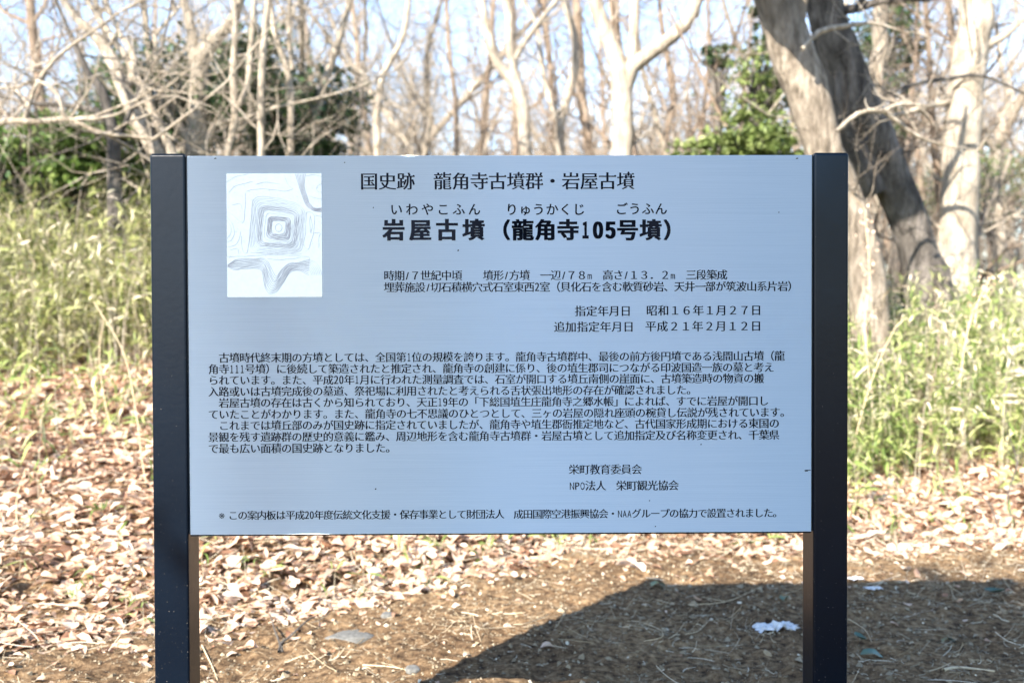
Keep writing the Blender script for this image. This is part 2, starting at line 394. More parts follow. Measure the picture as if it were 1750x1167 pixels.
body = ['\u3000古墳時代終末期の方墳としては、全国第1位の規模を誇ります。龍角寺古墳群中、最後の前方後円墳である浅間山古墳（龍',
        '角寺111号墳）に後続して築造されたと推定され、龍角寺の創建に係り、後の埴生郡司につながる印波国造一族の墓と考え',
        'られています。また、平成20年1月に行われた測量調査では、石室が開口する墳丘南側の崖面に、古墳築造時の物資の搬',
        '入路或いは古墳完成後の墓道、祭祀場に利用されたと考えられる舌状張出地形の存在が確認されました。',
        '\u3000岩屋古墳の存在は古くから知られており、天正19年の「下総国埴生庄龍角寺之郷水帳」によれば、すでに岩屋が開口し',
        'ていたことがわかります。また、龍角寺の七不思議のひとつとして、三ヶの岩屋の隠れ座頭の椀貸し伝説が残されています。',
        '\u3000これまでは墳丘部のみが国史跡に指定されていましたが、龍角寺や埴生郡衙推定地など、古代国家形成期における東国の',
        '景観を残す遺跡群の歴史的意義に鑑み、周辺地形を含む龍角寺古墳群・岩屋古墳として追加指定及び名称変更され、千葉県',
        'で最も広い面積の国史跡となりました。']
ys = [611.4, 630.7, 649.6, 669.0, 688.3, 708, 727, 746.7, 766.2]
xe = [1341, 1323, 1306, 1191, 1314, 1351, 1332, 1332, 677]
for s, y_, x_ in zip(body, ys, xe):
    text_part('body_text_line', [(s, 356, x_, y_, 18.4)])
text_part('credit_text', [('栄町教育委員会', 972, 1097, 801.8, 18.6), ('NPO法人', 973, 1036, 829.5, 18.6), ('栄町観光協会', 1053, 1160, 829.2, 18.6)])
text_part('footnote_text', [('※この案内板は平成20年度伝統文化支援・保存事業として財団法人', 374, 862, 880.3, 17.3), ('成田国際空港振興協会・NAAグループの協力で設置されました。', 878, 1337, 878.0, 17.3)])

V, Fc = [], []
for px, py, a_, b_ in ((642, 835, 1.3, 1.3), (783, 428, 1.3, 1.5), (1198, 759, 1.2, 1.2), (638, 355, .9, 1.2), (1331, 363, 1, 1), (1380, 803, 6, .8), (1378, 804, 3, 1.3), (589, 278, 1, 1), (1362, 271, 2.2, 1), (368, 271, 2, 1), (1110, 855, 1, 1), (1120, 899, 1, 1)):
    u, z = on_panel(px, py); b = len(V); V += [(u - a_ * PXM, -.0005, z - b_ * PXM), (u + a_ * PXM, -.0005, z - b_ * PXM * .7), (u + a_ * PXM * .8, -.0005, z + b_ * PXM), (u - a_ * PXM * .7, -.0005, z + b_ * PXM * .6)]; Fc.append((b, b + 1, b + 2, b + 3))
o = np_mesh('pit_marks', V, Fc, M_INK, panel); o['kind'] = 'stuff'; o['label'] = 'tiny dark pits and a scratch on the plate'

# survey map sheet with contour lines
u0, z1 = on_panel(387, 297); u1, z0 = on_panel(551, 507.5)
sheet = link_mesh('map_sheet', box_mesh(u0, u1, -0.0012, -0.0002, z0, z1), M_SHEET, sign)
def ribbon(polys, width, name, mat):
    V, Fc = [], []
    for p in polys:
        p = np.array(p, float)
        t = np.gradient(p, axis=0); t /= np.maximum(np.linalg.norm(t, axis=1), 1e-9)[:, None]
        nn = np.stack([-t[:, 1], t[:, 0]], 1) * width / 2
        b = len(V)
        for a, c in zip(p + nn, p - nn): V.append((a[0], -0.0019, a[1])); V.append((c[0], -0.0019, c[1]))
        for i in range(len(p) - 1): Fc.append((b + 2 * i, b + 2 * i + 1, b + 2 * i + 3, b + 2 * i + 2))
    return np_mesh(name, V, Fc, mat, sheet)
def zp(x, y):
    u, z = on_panel(370 + x / 4.86, 280 + y / 4.86)
    return (min(max(u, u0 + 0.001), u1 - 0.001), min(max(z, z0 + 0.001), z1 - 0.001))
def chaikin(p, k=3, closed=False):
    p = [np.array(q, float) for q in p]
    for _ in range(k):
        o = [] if closed else [p[0]]; m_ = len(p)
        for i in range(m_ if closed else m_ - 1):
            a, b = p[i], p[(i + 1) % m_]; o += [a * 0.8 + b * 0.2, a * 0.2 + b * 0.8]
        if not closed: o.append(p[-1])
        p = o
    return p + [p[0]] if closed else p
Q = [[(300, 262), (520, 285), (738, 352), (722, 560), (712, 742), (480, 742), (272, 732), (290, 480)],
     [(348, 350), (520, 352), (692, 398), (676, 560), (655, 702), (500, 690), (335, 682), (345, 500)],
     [(392, 382), (520, 395), (650, 432), (640, 560), (622, 668), (500, 655), (372, 655), (384, 500)],
     [(432, 436), (520, 440), (622, 452), (618, 560), (608, 636), (510, 634), (414, 612), (424, 520)],
     [(466, 478), (515, 478), (570, 482), (568, 530), (562, 575), (515, 580), (463, 575), (462, 530)]]
fine, strong = [], []
def interp(A, B, t): return [tuple(np.array(a) * (1 - t) + np.array(b) * t) for a, b in zip(A, B)]
def wob(p, s): 
    ph = rnd.random() * 6
    return [(x + s * math.sin(y / 23 + ph) + s * math.sin(x / 11 + ph * 2) * .5, y + s * math.sin(x / 19 + ph)) for x, y in p]
for i, cnt in enumerate((5, 5, 2, 9)):
    for k in range(cnt):
        p = chaikin(interp(Q[i], Q[i + 1], k / cnt), 3, True)
        (strong if i in (1, 3) else fine).append([zp(*q) for q in wob(p, 2.2)])
strong.append([zp(517 + 28 * math.cos(a), 532 + 32 * math.sin(a)) for a in np.linspace(0, 2 * math.pi, 24)])
O = [(92, 855), (150, 885), (260, 865), (375, 872), (395, 960), (405, 1040), (440, 1085), (500, 1060), (560, 985), (610, 890), (680, 882), (765, 922)]
I = [(100, 835), (170, 788), (280, 790), (400, 784), (440, 830), (470, 890), (488, 940), (510, 930), (545, 870), (600, 826), (690, 818), (775, 795)]
for k in range(10): strong.append([zp(*q) for q in wob(chaikin(interp(O, I, k / 9), 3), 2)])
A = [(655, 82), (690, 200), (720, 290), (745, 350), (800, 392), (882, 402)]; B = [(738, 82), (725, 190), (757, 280), (770, 330), (815, 372), (882, 366)]
for k in range(7): strong.append([zp(*q) for q in chaikin(interp(A, B, k / 6), 3)])
A = [(780, 800), (830, 820), (860, 870), (876, 925)]; B = [(700, 840), (750, 860), (780, 890), (790, 925)]
for k in range(7): fine.append([zp(*q) for q in chaikin(interp(A, B, k / 6), 2)])
for p in ([(84, 150), (150, 110), (260, 84)], [(250, 232), (300, 212), (420, 208), (560, 230), (640, 215), (600, 180), (560, 100)], [(242, 240), (238, 400), (222, 500), (180, 470), (120, 410), (84, 400)],
          [(205, 600), (212, 700), (225, 745), (262, 738), (280, 520), (300, 300)], [(84, 440), (140, 500), (150, 580), (120, 640), (84, 650)], [(84, 470), (120, 520), (122, 590), (84, 620)], [(84, 690), (160, 680), (195, 620), (200, 560)],
          [(745, 405), (790, 400), (820, 450), (800, 600), (765, 725), (720, 680), (740, 560), (745, 405)], [(780, 430), (798, 500), (780, 590), (772, 500), (780, 430)], [(770, 270), (880, 298)], [(882, 165), (840, 180), (832, 210), (850, 235), (882, 240)],
          [(820, 430), (882, 440)], [(800, 575), (870, 572), (848, 620), (850, 700)], [(90, 770), (210, 770), (400, 755), (620, 760), (770, 770), (775, 800)], [(120, 715), (180, 700), (190, 750)], [(330, 170), (420, 150), (520, 170)], [(745, 100), (800, 90), (882, 110)],
          [(285, 735), (400, 748), (560, 745), (710, 750)], [(735, 300), (790, 340), (800, 370)], [(420, 790), (540, 800), (700, 778)], [(130, 340), (200, 330), (215, 380)], [(100, 240), (160, 180), (300, 150)]):
    fine.append([zp(*q) for q in wob(chaikin(p, 3), 2)])
for _ in range(150):
    x, y = rnd.uniform(95, 870), rnd.uniform(95, 800); fine.append([zp(x, y), zp(x + 6, y + rnd.uniform(-3, 3))])
ribbon(fine, 0.0009, 'fine_contour_lines', M_LINE2)
ribbon(strong, 0.0010, 'contour_lines', M_LINE)

# ------------------------------------------------------------------ instanced small shapes
def rot_mats(n_, yaw, pitch, roll):
    cy, sy = np.cos(yaw), np.sin(yaw); cp, sp = np.cos(pitch), np.sin(pitch); cr, sr = np.cos(roll), np.sin(roll)
    R = np.zeros((n_, 3, 3))
    R[:, 0, 0] = cy * cp; R[:, 0, 1] = cy * sp * sr - sy * cr; R[:, 0, 2] = cy * sp * cr + sy * sr
    R[:, 1, 0] = sy * cp; R[:, 1, 1] = sy * sp * sr + cy * cr; R[:, 1, 2] = sy * sp * cr - cy * sr
    R[:, 2, 0] = -sp; R[:, 2, 1] = cp * sr; R[:, 2, 2] = cp * cr
    return R
def scatter(name, TV, TF, pos, R, scale, tint, mat, parent=None, smooth=True):
    """TV (t,v,3) template variants, pos (n,3), scale (n,) or (n,3)"""
    n_ = len(pos); TV = np.asarray(TV); var = rng.integers(0, len(TV), n_)
    sc = np.asarray(scale); sc = sc[:, None, None] if sc.ndim == 1 else sc[:, None, :]
    V = TV[var] * sc; V = np.einsum('nij,nvj->nvi', R, V) + pos[:, None, :]
    nv = TV.shape[1]; Fc = (np.asarray(TF)[None] + (np.arange(n_) * nv)[:, None, None]).reshape(-1, np.asarray(TF).shape[1])
    return np_mesh(name, V.reshape(-1, 3), Fc, mat, parent, np.repeat(tint, nv), smooth)
def leaf_template(nseg, wprof, curl, fold, twist=0.0, lobes=0.0):
    """unit-length leaf along +x, 3 points across, (nseg+1)*3 verts"""
    V = []
    for i in range(nseg + 1):
        t = i / nseg; wd = wprof(t); lb = 1 + lobes * (1 if i % 2 else -1)
        a = curl * (t - 0.3); z = -curl * (t - .35) ** 2; tw = twist * (t - .5)
        for s in (-1, 0, 1):
            yy = s * wd * lb; zz = z + abs(s) * fold * wd
            V.append((t - 0.5, yy * math.cos(tw) , zz + yy * math.sin(tw)))
    return V
def leaf_faces(nseg):
    Fc = []
    for i in range(nseg):
        for s in (0, 1):
            a = i * 3 + s; Fc.append((a, a + 3, a + 4, a + 1))
    return Fc
oval = lambda t: 0.30 * math.sin(math.pi * min(max(t, 0.03), 0.97)) ** 0.75
lance = lambda t: 0.062 * math.sin(math.pi * min(max(t, 0.02), 0.98)) ** 0.8
blade = lambda t: 0.02 * (1 - t) + 0.002
LIT = [leaf_template(4, oval, c, f, tw, lb) for c, f, tw, lb in ((0.5, 0.35, 0.5, 0.18), (-0.7, 0.6, -0.6, 0.1), (0.9, 0.2, 1.0, 0.22), (0.3, 0.9, 0.3, 0.05), (-0.3, -0.5, 0.9, 0.2), (1.3, 0.4, -0.8, 0.12))]

# fallen leaves: a deep layer on the bank, thinning out onto the bare soil
def litter_points(n_, x0, x1, ymax, edge_soft):
    x = rng.uniform(x0, x1, n_ * 2); e = litter_edge(x)
    y = e + (ymax - e) * rng.random(n_ * 2) ** 0.9
    y += rng.normal(0, edge_soft, n_ * 2)
    pat = vnoise(x, y, 0.7, 21) + 0.6 * vnoise(x, y, 0.25, 22)
    keep = (rng.random(n_ * 2) < np.clip(0.75 + 0.45 * pat + (y - e) * 0.8, 0.05, 1)) & (y > e - 0.55)
    return x[keep][:n_], y[keep][:n_]
N = 92000
x, y = litter_points(N, -7.5, 8.0, 10.6, 0.10); n_ = len(x)
lay = rng.random(n_)
z = ground(x, y) + 0.004 + 0.055 * lay * np.clip((y - litter_edge(x)) / 0.5, 0.05, 1)
R = rot_mats(n_, rng.uniform(0, 6.28, n_), rng.normal(0, 0.34, n_) * (0.3 + lay), rng.normal(0, 0.34, n_) * (0.3 + lay))
tint = np.clip(rng.beta(1.4, 1.0, n_) * (0.66 + 0.4 * lay) + 0.16 * vnoise(x, y, 0.8, 31) + 0.12 * vnoise(x, y, 0.3, 32), 0, 1)
size = 0.036 + 0.09 * rng.beta(1.3, 2.6, n_) + (rng.random(n_) < .12) * rng.uniform(.01, .05, n_)
LIT3 = [leaf_template(3, oval, c, f, tw, lb) for c, f, tw, lb in ((0.5, 0.3, 0.5, 0.18), (-0.6, 0.5, -0.6, 0.1), (0.8, 0.2, 1.0, 0.2), (0.3, 0.7, 0.3, 0.05), (-0.3, -0.4, 0.9, 0.2), (1.2, 0.4, -0.8, 0.12))]
sc3 = np.stack([size, size * rng.uniform(.5, 1.25, n_), size * rng.uniform(.4, 1.1, n_)], 1)
tag(scatter('leaf_litter', LIT3, leaf_faces(3), np.stack([x, y, z], 1), R, sc3, tint, M_LITTER),
    'deep layer of tan and brown fallen leaves covering the bank behind the sign', 'leaf litter', kind='stuff')
# stray leaves and chips on bare soil
n_ = 420; x = rng.uniform(-3, 4.5, n_); e = litter_edge(x); y = e - rng.exponential(0.35, n_) - 0.05
R = rot_mats(n_, rng.uniform(0, 6.28, n_), rng.normal(0, 0.2, n_), rng.normal(0, 0.2, n_))
tag(scatter('stray_leaves', LIT, leaf_faces(4), np.stack([x, y, ground(x, y) + 0.008], 1), R, rng.uniform(0.02, 0.07, n_), rng.uniform(0.15, 0.95, n_), M_LITTER),
    'loose small dead leaves strewn over bare soil at the foot of the leaf bank', 'fallen leaves', kind='stuff')
# straw, stalk bits and crumbs on the soil
ST = []
for k in range(8):
    V = []; a = 0; px_, py_ = -0.5, 0.0; b = rnd.uniform(-0.9, 0.9)
    for i in range(6):
        t = i / 5; V += [(px_, py_ - 0.012, 0.02 * math.sin(t * 3)), (px_, py_ + 0.012, 0.02 * math.sin(t * 3) + .012)]
        a += b / 5 + rnd.uniform(-.25, .25); px_ += 0.2 * math.cos(a); py_ += 0.2 * math.sin(a)
    ST.append(V)
SF = [(2 * i, 2 * i + 2, 2 * i + 3, 2 * i + 1) for i in range(5)]
n_ = 19000; x = rng.uniform(-3.2, 4.6, n_); y = rng.uniform(3.0, 6.8, n_)
pat = vnoise(x, y, 0.5, 41) * 0.7 + vnoise(x, y, 0.18, 42) * 0.5; k = rng.random(n_) < np.clip(0.5 + pat, 0.06, 1); x, y = x[k], y[k]; n_ = len(x)
R = rot_mats(n_, rng.normal(0, 0.8, n_) + (rng.random(n_) < .3) * 1.5, rng.normal(0, 0.12, n_), rng.uniform(0, 6.28, n_))
L = np.where(rng.random(n_) < 0.12, rng.uniform(0.09, 0.24, n_), rng.uniform(0.015, 0.07, n_))
wd = rng.uniform(0.05, 0.11, n_)
tag(scatter('straw_bits', ST, SF, np.stack([x, y, ground(x, y) + 0.005], 1), R, np.stack([L, np.where(L > .08, L * .6, np.maximum(L, .03) * 2.3), L * .6], 1), rng.beta(1.6, 1.6, n_), M_STRAW),
    'dry straw and broken stalk bits scattered over the bare soil', 'straw', kind='stuff')
n_ = 6500; x = rng.uniform(-6, 6.5, n_); y = litter_edge(x) - .1 + rng.random(n_) ** 1.2 * 4.2
R = rot_mats(n_, rng.uniform(0, 6.28, n_), rng.normal(0, 0.22, n_), rng.uniform(0, 6.28, n_))
L = rng.uniform(0.06, 0.32, n_)
tag(scatter('straw_on_litter', ST, SF, np.stack([x, y, ground(x, y) + 0.055], 1), R, np.stack([L, L * .7 * (.08 / L) ** .5, L * .6], 1), rng.beta(2.5, 1.2, n_), M_STRAW),
    'dry grass stems and straw tangled over the fallen leaves', 'straw', kind='stuff')
CR = []
for k in range(6):
    th = np.linspace(0, 2 * math.pi, 5)[:-1] + rnd.uniform(0, 1); CR.append([(math.cos(t) * rnd.uniform(.6, 1.2), math.sin(t) * rnd.uniform(.6, 1.2), rnd.uniform(-.3, .3)) for t in th] + [(rnd.uniform(-.2, .2), 0, rnd.uniform(.4, .9))])
n_ = 26000; x = rng.uniform(-3, 4.2, n_); y = rng.uniform(3.3, 6.8, n_); sz = rng.exponential(0.0036, n_) + 0.0012
R = rot_mats(n_, rng.uniform(0, 6.28, n_), rng.normal(0, .3, n_), rng.normal(0, .3, n_))
tag(scatter('soil_crumbs', CR, [(0, 1, 4), (1, 2, 4), (2, 3, 4), (3, 0, 4)], np.stack([x, y, ground(x, y) + 0.001], 1), R, sz, np.where(rng.random(n_) < .05, rng.uniform(.7, 1, n_), rng.uniform(0, .45, n_)), M_STRAW, smooth=False),
    'soil crumbs and pale chips lying on the bare ground', 'soil crumbs', kind='stuff')

# ------------------------------------------------------------------ tubes and trees
class Tubes:
    def __init__(s): s.V = []; s.F = []; s.n = 0
    def add(s, pts, radii, sides=5, rough=0.0):
        P = np.array([tuple(p) for p in pts], float); m_ = len(P)
        T = np.gradient(P, axis=0); T /= np.maximum(np.linalg.norm(T, axis=1), 1e-9)[:, None]
        ref = np.array([0.31, 0.95, 0.05]) if abs(T[0, 1]) < 0.9 else np.array([1.0, 0, 0])
        U = np.cross(T, ref); U /= np.maximum(np.linalg.norm(U, axis=1), 1e-9)[:, None]; W = np.cross(T, U)
        a = np.arange(sides) * 2 * math.pi / sides
        r = np.asarray(radii, float)[:, None] * np.ones(sides)
        if rough: r = r * (1 + rough * rng.uniform(-1, 1, r.shape) + rough * np.sin(a * 3 + rng.random() * 6)[None])
        V = P[:, None, :] + r[..., None] * (np.cos(a)[None, :, None] * U[:, None, :] + np.sin(a)[None, :, None] * W[:, None, :])
        i = np.arange(m_ - 1)[:, None] * sides; j = np.arange(sides)[None]; j2 = (j + 1) % sides
        Fc = np.stack([i + j, i + j2, i + sides + j2, i + sides + j], -1).reshape(-1, 4) + s.n
        s.V.append(V.reshape(-1, 3)); s.F.append(Fc); s.n += m_ * sides
    def build(s, name, mat, parent=None, origin=None):
        V = np.concatenate(s.V); 
        if origin is not None: V = V - np.array(tuple(origin))
        return np_mesh(name, V, np.concatenate(s.F), mat, parent, smooth=True)
def smooth_path(pts, rad, step):
    """Catmull-Rom through pts"""
    P = [np.array(tuple(p), float) for p in pts]; P = [2 * P[0] - P[1]] + P + [2 * P[-1] - P[-2]]
    op, orr = [], []
    for i in range(1, len(P) - 2):
        L = np.linalg.norm(P[i + 1] - P[i]); k = max(2, int(L / step))
        for j in range(k):
            t = j / k
            q = 0.5 * ((2 * P[i]) + (P[i + 1] - P[i - 1]) * t + (2 * P[i - 1] - 5 * P[i] + 4 * P[i + 1] - P[i + 2]) * t * t + (-P[i - 1] + 3 * P[i] - 3 * P[i + 1] + P[i + 2]) * t ** 3)
            op.append(q); orr.append(rad[i - 1] * (1 - t) + rad[i] * t)
    op.append(P[-2]); orr.append(rad[-1]); return op, orr
def grow(T, p, d, L, r, lvl, maxl, rn, kink=0.2, up=0.06, nchild=3, sides=4):
    """wandering limb with side shoots; Vector maths kept light"""
    m_ = 6 if lvl == 0 else (5 if lvl == 1 else 4); pts = [p]; rad = [r]; q = p; dd = d
    for i in range(m_):
        dd = np.array([dd[0] + rn.gauss(0, kink), dd[1] + rn.gauss(0, kink), dd[2] + rn.gauss(0, kink) + up]); dd /= np.linalg.norm(dd)
        q = q + dd * (L / m_); pts.append(q); rad.append(r * (1 - 0.8 * (i + 1) / m_))
    T.add(pts, rad, sides if lvl < 1 else 3)
    if lvl < maxl:
        for k in range(nchild + (1 if lvl == 0 else 0)):
            i = rn.randint(1, m_ - 1) if k else m_ - 1
            a = pts[i]; dr = pts[i + 1] - pts[i]; dr /= np.linalg.norm(dr)
            s = np.array([rn.gauss(0, 1), rn.gauss(0, 1), rn.gauss(0.15, 1)]); s /= np.linalg.norm(s)
            nd = dr * 0.62 + s * 0.85; nd /= np.linalg.norm(nd)
            grow(T, a, nd, L * rn.uniform(0.45, 0.75), rad[i] * 0.72, lvl + 1, maxl, rn, kink, up, nchild, sides)

def traced_tree(limbs, D, mat, label, seed, cat='tree', group=None, twigs=10, tl=1.6, tr=0.012, name='bare_tree', maxl=2, rough=0.05, sides=10, up=0.06, kink=.19, twigmat=None, shade_limbs=()):
    """limbs: list of [(px,py,width_px[,dD])...]; first is the trunk, base first"""
    rn = random.Random(seed)
    tr0 = limbs[0][0]; base = at(tr0[0], tr0[1], D + (tr0[3] if len(tr0) > 3 else 0))
    gzb = gz(base.x, base.y); root = empty(name, (base.x, base.y, gzb - 0.02))
    tag(root, label, cat, group)
    Tt = Tubes(); Tw = Tubes(); spots = []
    for k, lb in enumerate(limbs):
        pts = [at(q[0], q[1], D + (q[3] if len(q) > 3 else 0)) for q in lb]
        rad = [q[2] / 2 / FPX * D for q in lb]
        if k == 0:
            pts = [Vector((base.x + (base.x - pts[1].x) * 0.15, base.y, gzb - 0.25)), Vector((base.x, base.y, gzb + 0.12))] + (pts if base.z > gzb + 0.35 else pts[1:])
            rad = [rad[0] * 1.45, rad[0] * 1.15] + (rad if base.z > gzb + 0.35 else rad[1:])
        P, Rr = smooth_path(pts, rad, 0.22)
        P = [p + np.array([rn.gauss(0, 1), rn.gauss(0, 1), 0]) * rad[0] * 0.035 for p in P]
        Tt.add(P, Rr, sides, rough)
        # limb carries on above the frame and twigs leave it
        d = np.array(P[-1]) - np.array(P[-3]); d /= np.linalg.norm(d)
        grow(Tw, np.array(P[-1]) - d * 0.02, d, tl * 2.0, max(Rr[-1], 0.012), 0, 3 if maxl > 1 else 2, rn, 0.2, 0.08, 3)
        spots += [(P[i], P[min(i + 1, len(P) - 1)] - P[max(0, i - 1)], Rr[i]) for i in range(len(P) // 3 if k == 0 else 1, len(P))]
    for pth in shade_limbs:
        P, Rr = smooth_path([q[:3] for q in pth], [q[3] for q in pth], 0.25); Tt.add(P, Rr, sides, rough)
        grow(Tw, np.array(P[-1]), np.array([-.3, 0, 1.0]), 3, Rr[-1] * .9, 0, 3, rn)
    for _ in range(twigs):
        p, t, r = spots[rn.randrange(len(spots))]
        t = t / max(np.linalg.norm(t), 1e-6)
        s = np.array([rn.gauss(0, 1), rn.gauss(0, 0.7), rn.gauss(0.2, 0.8)]); s /= np.linalg.norm(s); nd = t * 0.35 + s; nd /= np.linalg.norm(nd)
        grow(Tw, np.array(p), nd, tl * rn.uniform(0.6, 1.3), min(tr, r * 0.6), 0, maxl, rn, kink, up, 3)
    Tt.build('trunk', mat, root, root.location); Tw.build('branches', twigmat or mat, root, root.location)
    return root

# --- large trees on the right
traced_tree([[(1484, 520, 66), (1470, 430, 60), (1446, 340, 58), (1408, 262, 62), (1386, 190, 68), (1360, 110, 74), (1336, 40, 68), (1308, -60, 66)],
             [(1366, 120, 50), (1352, 40, 44), (1372, -60, 38)]], 9.6, M_BARK, 'broad pale trunk leaning left from behind the right post', 101, twigs=7, tl=1.1, rough=0.07, sides=16,
            shade_limbs=[[(2.41, 9.6, 4.84, .22), (1.9, 8.4, 5.0, .21), (1.69, 7.2, 5.35, .21), (1.3, 7.0, 6.2, .2), (.91, 7.0, 7.1, .18), (.6, 6.9, 8.2, .14)]])  # unseen overhead limb, added to cast shade on the next leaning trunk
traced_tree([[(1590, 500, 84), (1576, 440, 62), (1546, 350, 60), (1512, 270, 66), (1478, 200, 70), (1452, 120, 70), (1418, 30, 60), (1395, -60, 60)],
             [(1500, 330, 46), (1462, 250, 44), (1440, 170, 40), (1432, 90, 34)], [(1545, 345, 30), (1500, 290, 34), (1466, 215, 36), (1448, 150, 32), (1440, 90, 26)]], 10.8, M_BARK_SHADE,
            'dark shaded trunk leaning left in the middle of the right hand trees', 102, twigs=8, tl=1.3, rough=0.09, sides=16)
traced_tree([[(1625, 520, 92), (1634, 430, 66), (1640, 330, 60), (1648, 220, 60), (1656, 120, 56), (1668, 30, 54), (1674, -60, 50)], [(1660, 165, 16), (1600, 178, 10), (1540, 195, 7)], [(1662, 90, 16), (1720, 60, 12), (1760, 20, 8)]],
            13.0, M_PALE, 'tall straight trunk with thin side branches, rightmost of the large trees', 103, twigs=26, tl=1.9, tr=0.016, rough=0.05, sides=14)
traced_tree([[(1492, 480, 36), (1494, 300, 30), (1494, 160, 28), (1502, 80, 26), (1506, -60, 24)]], 16, M_PALE, 'slim pale upright trunk seen between the two leaning trees and the straight one', 104, twigs=12, tl=2)
# low boughs in front of those trunks
def bough(paths, D, mat, label, seed, tw=5, tl=0.6):
    rn = random.Random(seed); P0 = at(*paths[0][0][:2], D); g0 = gz(P0.x, P0.y)
    root = empty('fallen_bough', (P0.x, P0.y, g0)); tag(root, label, 'branch', 'bare boughs reaching through the right hand trees')
    T = Tubes(); W = Tubes()
    for pth in paths:
        P, Rr = smooth_path([at(a, b, D + k * 0.1) for k, (a, b, c) in enumerate(pth)], [c / 2 / FPX * D for a, b, c in pth], 0.12)
        T.add(P, Rr, 7, 0.06)
        for _ in range(tw):
            i = rn.randrange(2, len(P)); s = np.array([rn.gauss(0.3, 1), rn.gauss(0, .6), rn.gauss(0.1, .7)]); s /= np.linalg.norm(s)
            grow(W, np.array(P[i]), s, tl * rn.uniform(.5, 1.2), min(Rr[i] * .6, 0.006), 0, 2, rn, .2, .02, 2)
    T.build('limb', mat, root, root.location); W.build('twigs', mat, root, root.location)
bough([[(1371, 85, 7), (1400, 55, 10), (1440, 46, 9), (1490, 40, 6), (1535, 52, 4)]], 9.1, M_PALE, 'thin pale bough crossing the top of the leaning trunks', 111)
bough([[(1430, 225, 7), (1465, 195, 9), (1510, 190, 8), (1550, 222, 7), (1585, 240, 5), (1640, 255, 3)], [(1510, 190, 6), (1540, 178, 6), (1590, 182, 4)]], 9.0, M_PALE, 'pale forked bough arching in front of the dark leaning trunk', 112)
bough([[(1440, 160, 5), (1500, 165, 7), (1560, 145, 7), (1620, 135, 8), (1680, 130, 7), (1750, 160, 5)], [(1560, 145, 5), (1530, 165, 4), (1480, 180, 3)]], 11.6, M_DARK, 'long dark thin bough crossing the straight trunk', 113, 8, 1.0)

# --- centre trees
traced_tree([[(1060, 330, 44), (1062, 265, 38), (1064, 190, 36), (1060, 130, 34), (1045, 80, 28), (1022, 20, 24), (1005, -60, 22)], [(1064, 160, 30), (1080, 115, 28), (1110, 92, 25), (1150, 62, 23), (1185, 20, 22), (1205, -50, 20)], [(1078, 112, 20), (1084, 60, 17), (1086, -50, 15)]],
            14.0, M_PALE, 'forked pale tree with a curved right limb, rising behind the middle of the board', 120, twigs=9, tl=1.5, sides=12)
traced_tree([[(902, 330, 26), (898, 262, 22), (893, 190, 22), (880, 140, 20), (850, 110, 17), (832, 50, 15), (815, -50, 13)], [(884, 145, 18), (872, 90, 15), (870, 30, 14), (860, -50, 13)], [(876, 110, 9), (905, 60, 8), (960, -10, 7)]],
            17.0, M_PALE, 'pale tree splitting into three stems left of the curved forked tree', 121, twigs=16, tl=2, sides=10)
traced_tree([[(962, 330, 22), (958, 260, 18), (960, 200, 16), (975, 150, 16), (985, 90, 16), (975, 40, 13), (950, -40, 12)], [(958, 215, 13), (938, 165, 11), (925, 110, 9)]], 19.0, M_PALE, 'thin pale tree with a kinked stem between two forked trees', 122, twigs=16, tl=2.2)
traced_tree([[(1012, 330, 20), (1005, 240, 18), (995, 170, 17), (990, 90, 17), (985, 0, 15), (980, -50, 14)]], 21.0, M_BROWN, 'brown upright trunk just left of the curved forked tree', 123, twigs=22, tl=2.4)
traced_tree([[(648, 330, 16), (646, 262, 13), (645, 190, 13), (655, 130, 11), (690, 60, 9), (700, -40, 8)], [(645, 200, 9), (625, 130, 8), (600, 110, 6), (560, 20, 5)]], 18.5, M_PALE, 'slender pale tree with a forked top, left of centre', 124, twigs=20, tl=2)
traced_tree([[(610, 330, 9), (610, 260, 8), (617, 170, 8), (625, 60, 7), (620, -40, 6)]], 20.0, M_DARK, 'very thin dark upright stem left of the slender pale tree', 125, twigs=18, tl=2)
traced_tree([[(525, 300, 18), (535, 210, 15), (555, 140, 14), (575, 80, 12), (595, 10, 11), (604, -50, 10)]], 14.0, M_PALE, 'pale tree leaning right at the edge of the open sky', 126, twigs=14, tl=1.8)
traced_tree([[(728, 330, 14), (727, 250, 12), (730, 170, 11), (728, 100, 9), (742, 40, 8), (770, -40, 6)], [(729, 200, 8), (700, 150, 6), (680, 100, 5)]], 22.0, M_DARK, 'dark bare tree standing before the bright gap in the centre', 127, twigs=26, tl=2.3)
traced_tree([[(782, 330, 12), (780, 250, 10), (778, 170, 9), (768, 90, 8), (760, -40, 7)]], 23.0, M_BROWN, 'thin brown stem right of the dark bare tree', 128, twigs=24, tl=2.3)
traced_tree([[(1135, 330, 14), (1138, 240, 12), (1150, 170, 11), (1140, 100, 10), (1128, 20, 8), (1125, -40, 7)], [(1175, 330, 8), (1180, 240, 8), (1215, 170, 7), (1240, 110, 6)]], 19.5, M_BROWN, 'thin brown tree right of the curved forked tree', 129, twigs=26, tl=2.1)
